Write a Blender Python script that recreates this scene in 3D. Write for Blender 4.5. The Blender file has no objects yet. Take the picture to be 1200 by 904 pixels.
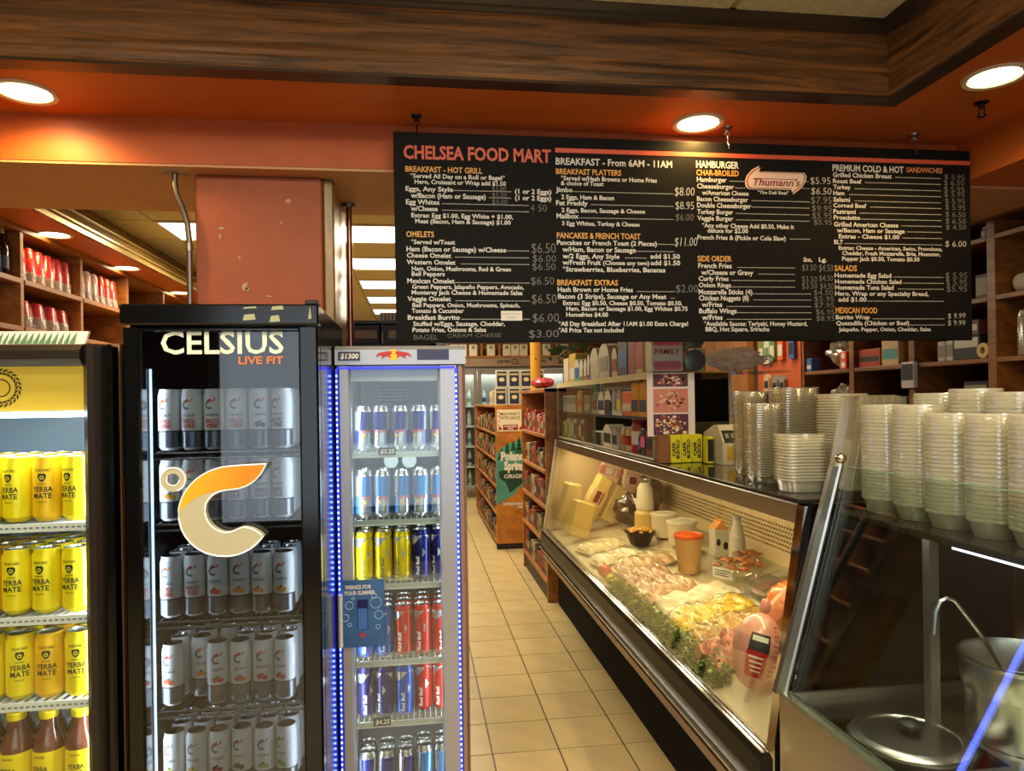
import bpy, math, random
from mathutils import Vector, Matrix
random.seed(11)
R = random.Random(5)
sc = bpy.context.scene
COL = sc.collection
PI = math.pi

# ------------------------------------------------------------------ camera
cd = bpy.data.cameras.new('camera')
cam = bpy.data.objects.new('camera', cd); COL.objects.link(cam)
cd.sensor_width = 36.0; cd.lens = 25.2; cd.shift_y = 17.5/1200; cd.clip_start = .02
cam.matrix_world = Matrix.Translation((0, 0, 1.57)) @ Matrix.Rotation(-math.radians(7.6), 4, 'Z') @ Matrix.Rotation(PI/2, 4, 'X') @ Matrix.Rotation(-.015, 4, 'Z')
sc.camera = cam
# ------------------------------------------------------------------ world, exposure, large lights
w = bpy.data.worlds.new('world'); sc.world = w; w.use_nodes = True
w.node_tree.nodes['Background'].inputs[0].default_value = (.75, .86, 1, 1)
w.node_tree.nodes['Background'].inputs[1].default_value = .35
vs = sc.view_settings
vs.view_transform = 'Standard'; vs.look = 'None'; vs.gamma = 1; vs.use_curve_mapping = False
vs.exposure = 0.0
sc.cycles.transparent_max_bounces = 24
sc.cycles.max_bounces = 8
sc.cycles.caustics_reflective = False
sc.cycles.caustics_refractive = False
def area(name, loc, sx, sy, power, col, rot=(0, 0, 0), spread=PI):
    l = bpy.data.lights.new(name, 'AREA'); l.shape = 'RECTANGLE'; l.size = sx; l.size_y = sy
    l.energy = power; l.color = col; l.spread = spread
    o = bpy.data.objects.new(name, l); COL.objects.link(o); o.location = loc; o.rotation_euler = rot
    return o
DAY = (.80, .90, 1.0)
FLU = (1.0, .86, .62)
# daylight coming in through the storefront window behind the camera
area('window_daylight', (0.2, -2.55, 1.55), 3.6, 1.9, 40, DAY, (PI/2, 0, 0))
# added out-of-view troffers that light the front room (above and behind the camera)
TROFF = [(-1.1, 1.0), (.6, 1.0), (-1.1, -1.0), (.6, -1.0)]
for x, y in TROFF:
    area('troffer_light', (x, y, 2.86), 1.1, .5, 25, FLU)
# troffers of the back room
PX = [-1.86, -.62, .62, 1.86]
PANELS = [(-1.86, 5.43)] + [(-.62, 5.43+1.22*k) for k in range(5)] + [(1.86, 5.43), (1.86, 5.43+3.66)]  # nearer right-hand panel is added out of sight to light behind the counter
for x, y in PANELS:
    area('troffer_light', (x+.61, y+.3, 2.87), 1.1, .5, 26 if x < 1 else 18, FLU)
DOWN = (1.0, .58, .15)

# ------------------------------------------------------------------ helpers
def S(r, g, b):
    f = lambda c: (c/255/12.92) if c/255 <= .04045 else ((c/255+.055)/1.055)**2.4
    return (f(r), f(g), f(b), 1)
MATS = {}
def _new(name):
    m = bpy.data.materials.new(name); m.use_nodes = True
    nt = m.node_tree
    return m, nt, nt.nodes['Principled BSDF']
def mat(name, c, rough=.5, metal=0, var=0, vscale=6, bump=0, bscale=40, emis=0, ecol=None, coat=0, spec=.5, objvar=0, stretch=None):
    if name in MATS: return MATS[name]
    m, nt, b = _new(name); N = nt.nodes; L = nt.links
    col = S(*c)
    b.inputs['Base Color'].default_value = col
    b.inputs['Roughness'].default_value = rough
    b.inputs['Metallic'].default_value = metal
    b.inputs['Specular IOR Level'].default_value = spec
    if coat: b.inputs['Coat Weight'].default_value = coat; b.inputs['Coat Roughness'].default_value = .08
    if emis:
        b.inputs['Emission Color'].default_value = S(*ecol) if ecol else col
        b.inputs['Emission Strength'].default_value = emis
    if var or bump or objvar:
        tc = N.new('ShaderNodeTexCoord'); mp = N.new('ShaderNodeMapping')
        L.new(tc.outputs['Object'], mp.inputs[0])
        if stretch: mp.inputs['Scale'].default_value = stretch
    src = None
    if var:
        n = N.new('ShaderNodeTexNoise'); n.inputs['Scale'].default_value = vscale; n.inputs['Detail'].default_value = 5
        L.new(mp.outputs[0], n.inputs['Vector'])
        mr = N.new('ShaderNodeMapRange'); mr.inputs[1].default_value = .3; mr.inputs[2].default_value = .7
        mr.inputs[3].default_value = 1-var; mr.inputs[4].default_value = 1+var
        L.new(n.outputs['Fac'], mr.inputs[0])
        src = mr.outputs[0]
    if objvar:
        oi = N.new('ShaderNodeObjectInfo'); m2 = N.new('ShaderNodeMapRange')
        m2.inputs[3].default_value = 1-objvar; m2.inputs[4].default_value = 1+objvar
        L.new(oi.outputs['Random'], m2.inputs[0])
        if src:
            mu = N.new('ShaderNodeMath'); mu.operation = 'MULTIPLY'; L.new(src, mu.inputs[0]); L.new(m2.outputs[0], mu.inputs[1]); src = mu.outputs[0]
        else: src = m2.outputs[0]
    if src:
        h = N.new('ShaderNodeHueSaturation'); h.inputs['Color'].default_value = col
        L.new(src, h.inputs['Value']); L.new(h.outputs[0], b.inputs['Base Color'])
    if bump:
        n = N.new('ShaderNodeTexNoise'); n.inputs['Scale'].default_value = bscale; n.inputs['Detail'].default_value = 4
        L.new(mp.outputs[0], n.inputs['Vector'])
        bp = N.new('ShaderNodeBump'); bp.inputs['Strength'].default_value = bump; bp.inputs['Distance'].default_value = .01
        L.new(n.outputs['Fac'], bp.inputs['Height']); L.new(bp.outputs[0], b.inputs['Normal'])
    MATS[name] = m
    return m
def wood(name, c1, c2, scale=(2, 2, 25), rough=.4, coat=.2, bump=.1):
    if name in MATS: return MATS[name]
    m, nt, b = _new(name); N = nt.nodes; L = nt.links
    tc = N.new('ShaderNodeTexCoord'); mp = N.new('ShaderNodeMapping'); mp.inputs['Scale'].default_value = scale
    L.new(tc.outputs['Object'], mp.inputs[0])
    n = N.new('ShaderNodeTexNoise'); n.inputs['Scale'].default_value = 1.6; n.inputs['Detail'].default_value = 8; n.inputs['Distortion'].default_value = .8
    n.inputs['Roughness'].default_value = .7
    L.new(mp.outputs[0], n.inputs['Vector'])
    r = N.new('ShaderNodeValToRGB'); r.color_ramp.elements[0].position = .36; r.color_ramp.elements[1].position = .66
    r.color_ramp.elements[0].color = S(*c1); r.color_ramp.elements[1].color = S(*c2)
    L.new(n.outputs['Fac'], r.inputs[0]); L.new(r.outputs[0], b.inputs['Base Color'])
    b.inputs['Roughness'].default_value = rough; b.inputs['Coat Weight'].default_value = coat; b.inputs['Coat Roughness'].default_value = .25
    if bump:
        bp = N.new('ShaderNodeBump'); bp.inputs['Strength'].default_value = bump; bp.inputs['Distance'].default_value = .004
        L.new(n.outputs['Fac'], bp.inputs['Height']); L.new(bp.outputs[0], b.inputs['Normal'])
    MATS[name] = m
    return m
def pane(name, tint=(255, 255, 255), f0=.06, rough=.0, body=0, bodycol=(230, 235, 225)):
    """thin clear sheet: see-through with a fresnel mirror on top and, for plastics, a little milky body"""
    if name in MATS: return MATS[name]
    m = bpy.data.materials.new(name); m.use_nodes = True; nt = m.node_tree; N = nt.nodes; L = nt.links
    N.remove(N['Principled BSDF']); out = N['Material Output']
    t = N.new('ShaderNodeBsdfTransparent'); t.inputs[0].default_value = S(*tint)
    g = N.new('ShaderNodeBsdfGlossy'); g.inputs['Roughness'].default_value = rough; g.inputs[0].default_value = (1, 1, 1, 1)
    lw = N.new('ShaderNodeLayerWeight'); lw.inputs[0].default_value = .5
    mr = N.new('ShaderNodeMapRange'); mr.inputs[3].default_value = f0; mr.inputs[4].default_value = .9
    pw = N.new('ShaderNodeMath'); pw.operation = 'POWER'; pw.inputs[1].default_value = 5.0
    L.new(lw.outputs['Facing'], pw.inputs[0]); L.new(pw.outputs[0], mr.inputs[0])
    base = t.outputs[0]
    if body:
        d = N.new('ShaderNodeBsdfDiffuse'); d.inputs[0].default_value = S(*bodycol)
        tr = N.new('ShaderNodeBsdfTranslucent'); tr.inputs[0].default_value = S(*bodycol)
        a = N.new('ShaderNodeMixShader'); a.inputs[0].default_value = .5; L.new(d.outputs[0], a.inputs[1]); L.new(tr.outputs[0], a.inputs[2])
        x = N.new('ShaderNodeMixShader'); x.inputs[0].default_value = body; L.new(t.outputs[0], x.inputs[1]); L.new(a.outputs[0], x.inputs[2])
        base = x.outputs[0]
    mx = N.new('ShaderNodeMixShader'); L.new(mr.outputs[0], mx.inputs[0]); L.new(base, mx.inputs[1]); L.new(g.outputs[0], mx.inputs[2])
    L.new(mx.outputs[0], out.inputs[0])
    MATS[name] = m
    return m

# text as triangles, in unit cap height, cached
TXT = {}
_fc = bpy.data.curves.new('lettering_source', 'FONT'); _fo = bpy.data.objects.new('lettering_source', _fc)
_fc.resolution_u = 2
def glyphs(s, bold=.012):
    k = (s, bold)
    if k in TXT: return TXT[k]
    _fc.body = s; _fc.offset = bold; _fc.size = 1.0
    me = bpy.data.meshes.new_from_object(_fo)
    V = [(v.co.x, v.co.y) for v in me.vertices]; F = [tuple(p.vertices) for p in me.polygons]
    bpy.data.meshes.remove(me)
    if not V: V = [(0, 0)]
    x0 = min(v[0] for v in V)
    V = [((x-x0)/.69, y/.69) for x, y in V]
    TXT[k] = (V, F, max(v[0] for v in V))
    return TXT[k]

class MB:
    def __init__(s): s.V = []; s.F = []; s.M = []
    def add(s, V, F, m=0):
        o = len(s.V); s.V += [tuple(v) for v in V]
        for f in F: s.F.append(tuple(i+o for i in f)); s.M.append(m)
        return s
    def box(s, x0, x1, y0, y1, z0, z1, m=0):
        return s.add([(x0,y0,z0),(x1,y0,z0),(x1,y1,z0),(x0,y1,z0),(x0,y0,z1),(x1,y0,z1),(x1,y1,z1),(x0,y1,z1)],
                     [(0,3,2,1),(4,5,6,7),(0,1,5,4),(1,2,6,5),(2,3,7,6),(3,0,4,7)], m)
    def bbox(s, x0, x1, y0, y1, z0, z1, b=.004, m=0):
        """box with chamfered vertical and horizontal edges"""
        b = min(b, (x1-x0)*.45, (y1-y0)*.45, (z1-z0)*.45)
        rings = []
        for z, i in ((z0, b), (z0+b, 0), (z1-b, 0), (z1, b)):
            X0, X1, Y0, Y1 = x0+i, x1-i, y0+i, y1-i
            rings.append([(X0+b,Y0,z),(X1-b,Y0,z),(X1,Y0+b,z),(X1,Y1-b,z),(X1-b,Y1,z),(X0+b,Y1,z),(X0,Y1-b,z),(X0,Y0+b,z)])
        V = [v for r in rings for v in r]; F = [tuple(range(7, -1, -1)), tuple(range(24, 32))]
        for k in range(3):
            for i in range(8):
                j = (i+1) % 8; F.append((k*8+i, k*8+j, k*8+8+j, k*8+8+i))
        return s.add(V, F, m)
    def prism(s, pts, ax, a, b, m=0):
        n = len(pts)
        def P(p, t): return {'x': (t, p[0], p[1]), 'y': (p[0], t, p[1]), 'z': (p[0], p[1], t)}[ax]
        V = [P(p, a) for p in pts]+[P(p, b) for p in pts]
        F = [tuple(range(n)), tuple(range(2*n-1, n-1, -1))]+[(i, i+n, (i+1) % n+n, (i+1) % n) for i in range(n)]
        return s.add(V, F, m)
    def lathe(s, prof, n=20, c=(0, 0, 0), m=0, cap=(True, True), wob=None):
        V = []; F = []
        for r, z in prof:
            for i in range(n):
                a = 2*PI*i/n; q = r*(wob(a, z) if wob else 1)
                V.append((c[0]+q*math.cos(a), c[1]+q*math.sin(a), c[2]+z))
        for k in range(len(prof)-1):
            for i in range(n):
                j = (i+1) % n; F.append((k*n+i, k*n+j, (k+1)*n+j, (k+1)*n+i))
        if cap[0]: F.append(tuple(range(n-1, -1, -1)))
        if cap[1]: F.append(tuple(range((len(prof)-1)*n, len(prof)*n)))
        return s.add(V, F, m)
    def tube(s, path, r, n=8, m=0):
        path = [Vector(p) for p in path]; V = []; F = []
        up = Vector((0, 0, 1))
        for k, p in enumerate(path):
            d = (path[min(k+1, len(path)-1)]-path[max(k-1, 0)]).normalized()
            u = d.cross(up)
            if u.length < .05: u = d.cross(Vector((1, 0, 0)))
            u.normalize(); v = d.cross(u)
            rr = r[k] if isinstance(r, (list, tuple)) else r
            for i in range(n):
                a = 2*PI*i/n; V.append(p+u*(rr*math.cos(a))+v*(rr*math.sin(a)))
        for k in range(len(path)-1):
            for i in range(n):
                j = (i+1) % n; F.append((k*n+i, (k+1)*n+i, (k+1)*n+j, k*n+j))
        F.append(tuple(range(n))); F.append(tuple(range(len(path)*n-1, (len(path)-1)*n-1, -1)))
        return s.add(V, F, m)
    def ball(s, c, rx, ry=None, rz=None, n=16, k=10, m=0, wob=None):
        ry = ry or rx; rz = rz or rx; V = []; F = []
        for a in range(1, k):
            t = PI*a/k
            for i in range(n):
                p = 2*PI*i/n; d = (math.sin(t)*math.cos(p), math.sin(t)*math.sin(p), math.cos(t))
                q = wob(d) if wob else 1
                V.append((c[0]+rx*d[0]*q, c[1]+ry*d[1]*q, c[2]+rz*d[2]*q))
        T = len(V); V.append((c[0], c[1], c[2]+rz)); V.append((c[0], c[1], c[2]-rz))
        for a in range(k-2):
            for i in range(n):
                j = (i+1) % n; F.append((a*n+i, (a+1)*n+i, (a+1)*n+j, a*n+j))
        for i in range(n):
            j = (i+1) % n; F.append((T, i, j)); F.append((T+1, (k-2)*n+j, (k-2)*n+i))
        return s.add(V, F, m)
    def text(s, t, x, y, z, h, w=None, face='-y', bold=.012, m=0, wrap=0, slant=0, ang=0):
        V, F, W = glyphs(t, bold)
        sx = (w/W) if w else h
        P = []
        for a, b in V:
            a, b = a*sx+slant*b*h, b*h
            if ang: a, b = a*math.cos(ang)-b*math.sin(ang), a*math.sin(ang)+b*math.cos(ang)
            if wrap: P.append((wrap*math.sin((x+a)/wrap), y-wrap*math.cos((x+a)/wrap), z+b))
            elif face == '-y': P.append((x+a, y, z+b))
            elif face == '-x': P.append((x, y-a, z+b))
            elif face == '+x': P.append((x, y+a, z+b))
            elif face == 'z': P.append((x+a, y+b, z))
        return s.add(P, F, m)
    def xf(s, M, start=0):
        for i in range(start, len(s.V)): s.V[i] = tuple(M @ Vector(s.V[i]))
        return s
    def build(s, name, mats, parent=None, smooth=35, loc=None):
        if parent is not None: o = Vector(WP[parent])
        elif loc is not None: o = Vector(loc)
        else:
            xs = [v[0] for v in s.V]; ys = [v[1] for v in s.V]
            o = Vector(((min(xs)+max(xs))/2, (min(ys)+max(ys))/2, min(v[2] for v in s.V)))
        me = bpy.data.meshes.new(name)
        me.from_pydata([(v[0]-o.x, v[1]-o.y, v[2]-o.z) for v in s.V], [], s.F)
        if not isinstance(mats, (list, tuple)): mats = [mats]
        for q in mats: me.materials.append(q)
        if len(mats) > 1: me.polygons.foreach_set('material_index', s.M)
        if smooth:
            me.polygons.foreach_set('use_smooth', [True]*len(s.F)); me.set_sharp_from_angle(angle=math.radians(smooth))
        me.update()
        ob = bpy.data.objects.new(name, me); COL.objects.link(ob)
        if parent is not None: ob.parent = parent; WP[ob] = tuple(o)
        else: ob.location = o; WP[ob] = tuple(o)
        return ob
class _WP(dict):
    pass
WP = _WP()
def tag(o, label, cat, group=None):
    o['label'] = label; o['category'] = cat
    if group: o['group'] = group
    return o
def thing(name, label, cat, loc, group=None):
    o = bpy.data.objects.new(name, None); COL.objects.link(o); o.location = loc; o.empty_display_size = .05
    WP[o] = tuple(loc)
    return tag(o, label, cat, group)
def struct(o):
    o['kind'] = 'structure'; return o
def stuff(o):
    o['kind'] = 'stuff'; return o
def kids(o): return [c for c in CH.get(o, [])]
CH = {}
def dup(root, loc, rz=None, label=None, group=None):
    r = root.copy(); COL.objects.link(r); r.location = loc
    if rz is not None: r.rotation_euler = (0, 0, rz)
    if label: r['label'] = label
    if group: r['group'] = group
    for ch in root.children:
        c = ch.copy(); COL.objects.link(c); c.parent = r
        for g in ch.children:
            d = g.copy(); COL.objects.link(d); d.parent = c
    return r
ORD = ['first', 'second', 'third', 'fourth', 'fifth', 'sixth', 'seventh', 'eighth', 'ninth', 'tenth', 'eleventh', 'twelfth', 'thirteenth', 'fourteenth', 'fifteenth', 'sixteenth', 'seventeenth', 'eighteenth', 'nineteenth', 'twentieth']
ORD += ['twenty-'+o for o in ORD[:9]]+['thirtieth']+['thirty-'+o for o in ORD[:9]]+['fortieth']

# ------------------------------------------------------------------ shared materials
ORANGE = mat('orange_paint', (202, 106, 40), .45, var=.06, vscale=2)
CORAL = mat('coral_paint', (192, 92, 36), .5, var=.10, vscale=3, bump=.08, bscale=14)
TAN = mat('tan_paint', (212, 160, 110), .5, var=.08, vscale=3, bump=.06, bscale=10)
WALN = wood('walnut_trim', (44, 26, 13), (140, 90, 44), (1.2, 14, 22), .38, .35, .35)
WALNY = wood('walnut_trim_y', (44, 26, 13), (140, 90, 44), (14, 1.2, 22), .38, .35, .35)
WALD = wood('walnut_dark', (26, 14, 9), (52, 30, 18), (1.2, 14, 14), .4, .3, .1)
PINE = wood('pine_shelf', (126, 74, 26), (180, 116, 48), (6, 1.2, 9), .45, .2, .05)
PINEX = wood('pine_back', (96, 58, 24), (150, 98, 46), (6, 1.5, 9), .5, .1, .05)
OAKD = wood('dark_oak_back', (52, 30, 16), (92, 56, 28), (8, 8, 1.5), .5, .1, .05)
STEEL = mat('brushed_steel', (190, 186, 176), .28, 1, bump=.03, bscale=30, stretch=(40, 1, 1))
STEELD = mat('dull_steel', (150, 146, 136), .38, 1)
CHROME = mat('chrome', (225, 225, 225), .08, 1)
BLK = mat('gloss_black', (9, 9, 9), .14, spec=.5)
BLKM = mat('matte_black', (20, 19, 18), .5)
WHITE = mat('white_plastic', (228, 226, 218), .4)
ALU = mat('can_aluminium', (205, 208, 212), .25, 1)
DARKLID = mat('dark_can_lid', (60, 48, 44), .35, 1)
GLASS = pane('clear_glass', (246, 250, 247), .05)
GLASSG = pane('green_edge_glass', (242, 248, 242), .06)
ACRYL = pane('clear_acrylic', (244, 247, 250), .06, .05, .10)
EDGE = mat('glass_edge', (120, 160, 140), .15)
CARD = mat('kraft_card', (186, 150, 104), .7)
PAPER = mat('white_paper', (232, 228, 216), .7)
INK = mat('black_ink', (24, 22, 22), .6)

# ================================================================== ROOM
# floor: slab with a procedural tile pattern, the tiles of the aisle laid one by one on top
def floor_mat():
    m, nt, b = _new('far_floor_tile'); N = nt.nodes; L = nt.links
    tc = N.new('ShaderNodeTexCoord'); br = N.new('ShaderNodeTexBrick')
    br.offset = 0; br.inputs['Scale'].default_value = 1; br.inputs['Brick Width'].default_value = .3; br.inputs['Row Height'].default_value = .3
    br.inputs['Mortar Size'].default_value = .004
    br.inputs['Color1'].default_value = S(190, 168, 118); br.inputs['Color2'].default_value = S(204, 180, 128); br.inputs['Mortar'].default_value = S(60, 48, 36)
    L.new(tc.outputs['Object'], br.inputs['Vector']); L.new(br.outputs['Color'], b.inputs['Base Color']); b.inputs['Roughness'].default_value = .35
    return m
fl = struct(MB().box(-3.6, 4.4, -3, 12.6, -.12, -.004).build('floor', floor_mat(), smooth=None, loc=(.012, 3.171, -.004)))
TILE = mat('beige_ceramic_tile', (200, 178, 126), .28, var=.10, vscale=7, bump=.05, bscale=30, objvar=.07)
_t = None
for i in range(-3, 4):
    for j in range(-4, 28):
        x, y = .012+.3*i, 3.171+.3*j
        if _t is None:
            _t = MB().bbox(x+.003, x+.297, y+.003, y+.297, -.004, 0, .0016).build('floor_tile', TILE, fl, smooth=None)
            _t.location = (x-.012, y-3.171, 0)
            for v in _t.data.vertices: v.co.x -= x-.012; v.co.y -= y-3.171
        else:
            q = _t.copy(); COL.objects.link(q); q.location = (x-.012, y-3.171, 0)
# walls
WALLP = mat('brown_wall_paint', (120, 84, 52), .6, var=.05, vscale=2)
struct(MB().box(-3.7, -3.6, -3, 12.6, 0, 3).build('wall_left', WALLP, smooth=None))
struct(MB().box(4.3, 4.4, -3, 12.6, 0, 3).build('wall_right', WALLP, smooth=None))
struct(MB().box(-3.6, 4.3, 12.5, 12.6, 0, 3).build('wall_back', WALLP, smooth=None))
f = MB().box(-3.6, -1.7, -3, -2.85, 0, 3).box(2.1, 4.3, -3, -2.85, 0, 3).box(-1.7, 2.1, -3, -2.85, 0, .55).box(-1.7, 2.1, -3, -2.85, 2.55, 3)
struct(f.build('wall_front', WALD, smooth=None))
wd = struct(MB().box(-1.7, 2.1, -2.96, -2.9, .55, .61).box(-1.7, 2.1, -2.96, -2.9, 2.49, 2.55).box(-1.7, -1.64, -2.96, -2.9, .61, 2.49).box(2.04, 2.1, -2.96, -2.9, .61, 2.49).box(.17, .23, -2.96, -2.9, .61, 2.49).build('window_1', STEELD, smooth=None))
MB().box(-1.64, .17, -2.935, -2.925, .61, 2.49).build('pane', GLASS, wd, smooth=None)
MB().box(.23, 2.04, -2.935, -2.925, .61, 2.49).build('pane', GLASS, wd, smooth=None)
# orange soffit around the tray ceiling of the front room
c = MB()
HX0, HX1, HY0, HY1, ZS = -2.6, 1.88, -2.3, 2.59, 2.713
c.box(-3.6, HX0, -2.85, 3.0, ZS, ZS+.03).box(HX1, 4.3, -2.85, 3.0, ZS, ZS+.03).box(HX0, HX1, HY1, 3.0, ZS, ZS+.03).box(HX0, HX1, -2.85, HY0, ZS, ZS+.03)
struct(c.build('ceiling', ORANGE, smooth=None))
# crown trim: walnut, mitred at the corner
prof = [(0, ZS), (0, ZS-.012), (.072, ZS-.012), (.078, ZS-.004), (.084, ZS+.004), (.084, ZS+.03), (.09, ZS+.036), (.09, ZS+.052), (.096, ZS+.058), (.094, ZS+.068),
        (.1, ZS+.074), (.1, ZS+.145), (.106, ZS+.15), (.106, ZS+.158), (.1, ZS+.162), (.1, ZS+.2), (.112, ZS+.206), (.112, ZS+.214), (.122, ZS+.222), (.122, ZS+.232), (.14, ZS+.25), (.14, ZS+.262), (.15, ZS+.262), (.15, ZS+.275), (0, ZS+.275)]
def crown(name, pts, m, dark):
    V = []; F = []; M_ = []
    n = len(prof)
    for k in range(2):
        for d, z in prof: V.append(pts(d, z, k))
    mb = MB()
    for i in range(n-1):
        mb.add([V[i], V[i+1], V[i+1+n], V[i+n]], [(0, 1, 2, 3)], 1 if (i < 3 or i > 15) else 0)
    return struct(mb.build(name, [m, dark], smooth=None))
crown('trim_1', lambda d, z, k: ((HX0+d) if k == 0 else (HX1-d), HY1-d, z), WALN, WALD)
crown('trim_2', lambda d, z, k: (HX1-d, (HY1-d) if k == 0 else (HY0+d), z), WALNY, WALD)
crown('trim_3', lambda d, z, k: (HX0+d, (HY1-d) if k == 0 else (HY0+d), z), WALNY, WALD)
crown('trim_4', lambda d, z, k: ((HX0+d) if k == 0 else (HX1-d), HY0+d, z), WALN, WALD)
# acoustic tiles of the tray
ACO = mat('acoustic_tile', (226, 214, 172), .9, var=.10, vscale=30, bump=1.0, bscale=160)
GRID = mat('ceiling_tee', (176, 160, 122), .6)
tr = struct(MB().box(HX0, HX1, HY0, HY1, 3.0, 3.03).build('ceiling', BLKM, smooth=None))
xs = [1.88, 1.15, .42, -.31, -1.04, -1.77, -2.6]
ys = [2.59, 1.98, 1.37, .76, .15, -.46, -1.07, -1.68, -2.3]
for i in range(len(xs)-1):
    for j in range(len(ys)-1):
        MB().bbox(xs[i+1]+.012, xs[i]-.012, ys[j+1]+.012, ys[j]-.012, 2.968, 2.984, .004).build('ceiling_tile', ACO, tr, smooth=None)
g = MB()
for x in xs[1:-1]: g.box(x-.012, x+.012, HY0, HY1, 2.974, 3.0)
for y in ys[1:-1]: g.box(HX0, HX1, y-.012, y+.012, 2.9742, 3.0)
g.build('ceiling_grid', GRID, tr, smooth=None)
# troffers; the front room's added ones have deep lenses that light its tiles
LENS = mat('lit_lens', (255, 250, 235), .4, emis=7, ecol=(255, 240, 205))
LENSF = mat('lit_lens_far', (255, 250, 235), .4, emis=4, ecol=(255, 240, 205))
def troffer(x, y, z, lab, lens, sx=1.2, sy=.59):
    t = thing('ceiling_light', lab, 'light', (x, y, z), 'fluorescent ceiling panels')
    MB().box(x-sx/2, x+sx/2, y-sy/2, y-sy/2+.02, z, z+.03).box(x-sx/2, x+sx/2, y+sy/2-.02, y+sy/2, z, z+.03).box(x-sx/2, x-sx/2+.02, y-sy/2+.02, y+sy/2-.02, z, z+.03).box(x+sx/2-.02, x+sx/2, y-sy/2+.02, y+sy/2-.02, z, z+.03).build('frame', WHITE, t, smooth=None)
    MB().bbox(x-sx/2+.02, x+sx/2-.02, y-sy/2+.02, y+sy/2-.02, z+(.008 if lens is LENSF else -.065), z+.02, .004 if lens is LENSF else .03).build('diffuser', lens, t, smooth=None)
for x, y in TROFF: troffer(x, y, 2.937, '%s added unseen fluorescent panel of the tray ceiling, %s row' % ('left' if x < 0 else 'right', 'nearer' if y > 0 else 'farther'), LENS)
# beam, column, right-hand beam
struct(MB().box(-3.6, 3.2, 3.0, 3.7, 2.532, 2.74, 0).build('wall_beam', [CORAL], smooth=None))
struct(MB().box(-3.6, 3.2, 3.004, 3.7, 2.522, 2.5319).build('trim_5', TAN, smooth=None))
struct(MB().box(2.48, 4.3, -2.85, 2.999, 2.53, 2.7125).build('wall_side_beam', ORANGE, smooth=None))
COLM = mat('column_paint', (166, 82, 45), .55, var=.13, vscale=4, bump=.25, bscale=9)
cl = struct(MB().bbox(-.892, -.382, 3.1, 3.62, 0, 2.5215, .006).build('wall_column', COLM, smooth=None))
CHIP = mat('plaster_chip', (196, 170, 140), .8, bump=.4, bscale=60)
for (x, z, a, b) in [(-.79, 2.3, .012, .006), (-.795, 2.27, .006, .012), (-.70, 2.06, .016, .02), (-.69, 2.05, .012, .008), (-.72, 2.18, .005, .008), (-.55, 2.33, .005, .004), (-.6, 2.02, .02, .004), (-.52, 2.42, .01, .012)]:
    q = MB(); n = 9
    q.prism([(x+a*math.cos(2*PI*i/n)*R.uniform(.5, 1.2), z+b*math.sin(2*PI*i/n)*R.uniform(.5, 1.3)) for i in range(n)], 'y', 3.0975, 3.101)
    q.build('paint_chip', CHIP, cl, smooth=None)
TRIMG = wood('gold_oak_trim', (104, 74, 30), (178, 140, 74), (8, 8, 1.2), .3, .5, .05)
struct(MB().bbox(-.3815, -.335, 3.12, 3.62, 0, 2.5215, .008).build('trim_6', TRIMG, smooth=None))
# ---------------- back room ceiling, soffit and crown
ZB = 2.9
bc = struct(MB().box(-2.3, 3.6, 3.7, 12.5, ZB+.016, ZB+.05).build('ceiling', BLKM, smooth=None))
gx = [-2.3, -1.86, -.62, .62, 1.86, 3.1]
gy = [3.7]+[3.6+.61*k for k in range(1, 15)]
pan = {(round(x, 2), round(y, 2)) for x, y in PANELS}
for i in range(len(gx)-1):
    for j in range(len(gy)-1):
        if (round(gx[i], 2), round(gy[j], 2)) in pan: continue
        MB().bbox(gx[i]+.01, gx[i+1]-.01, gy[j]+.01, gy[j+1]-.01, ZB, ZB+.015, .003).build('ceiling_tile', ACO, bc, smooth=None)
g = MB()
for x in gx[1:]: g.box(x-.01, x+.01, 3.7, 12.5, ZB+.004, ZB+.016)
for y in gy[1:]: g.box(-2.3, 3.1, y-.01, y+.01, ZB+.0042, ZB+.016)
g.build('ceiling_grid', GRID, bc, smooth=None)
for k, (x, y) in enumerate(PANELS):
    lab = ('lit fluorescent panel left of the red column, beside the conduit' if k == 0 else ORD[k-1]+' lit fluorescent panel of the row left of the menu board, counted from the beam' if k < 6 else ('nearer' if k == 6 else 'farther')+' lit fluorescent panel of the back room behind the menu board')
    troffer(x+.62, y+.305, ZB-.012, lab, LENSF, 1.22, .6)
struct(MB().box(-3.6, -1.97, 3.7, 12.5, 2.6, 2.63).build('ceiling', ORANGE, smooth=None))
GOLDT = wood('gold_crown', (88, 62, 22), (150, 116, 56), (8, 1, 8), .25, .6, .05)
GOLDL = mat('gold_bead', (206, 176, 104), .25, .6)
cp = [(-1.94, 2.59), (-1.94, 2.605), (-1.965, 2.61), (-1.965, 2.625), (-1.99, 2.63), (-1.99, 2.65), (-2.02, 2.68), (-2.02, 2.69), (-2.05, 2.70), (-2.06, 2.74), (-2.1, 2.78), (-2.1, 2.80), (-2.15, 2.84), (-2.17, 2.86), (-2.17, 2.899), (-2.3, 2.899), (-2.3, 2.631), (-1.97, 2.631), (-1.97, 2.599)]
t5 = struct(MB().prism(cp, 'y', 3.7, 12.0).build('trim_7', GOLDT, smooth=None))
for x, z in ((-1.939, 2.598), (-1.964, 2.618), (-1.989, 2.641), (-2.019, 2.686), (-2.1, 2.79)):
    MB().box(x-.004, x+.006, 3.7, 12.0, z-.006, z+.005).build('bead', GOLDL, t5, smooth=None)
# back wall crown
struct(MB().box(-1.9, 3.1, 12.3, 12.5, 2.5, 2.86).box(-1.9, 3.1, 12.24, 12.3, 2.76, 2.85).box(-1.9, 3.1, 12.26, 12.3, 2.5, 2.56).build('trim_8', WALN, smooth=None))
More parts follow.
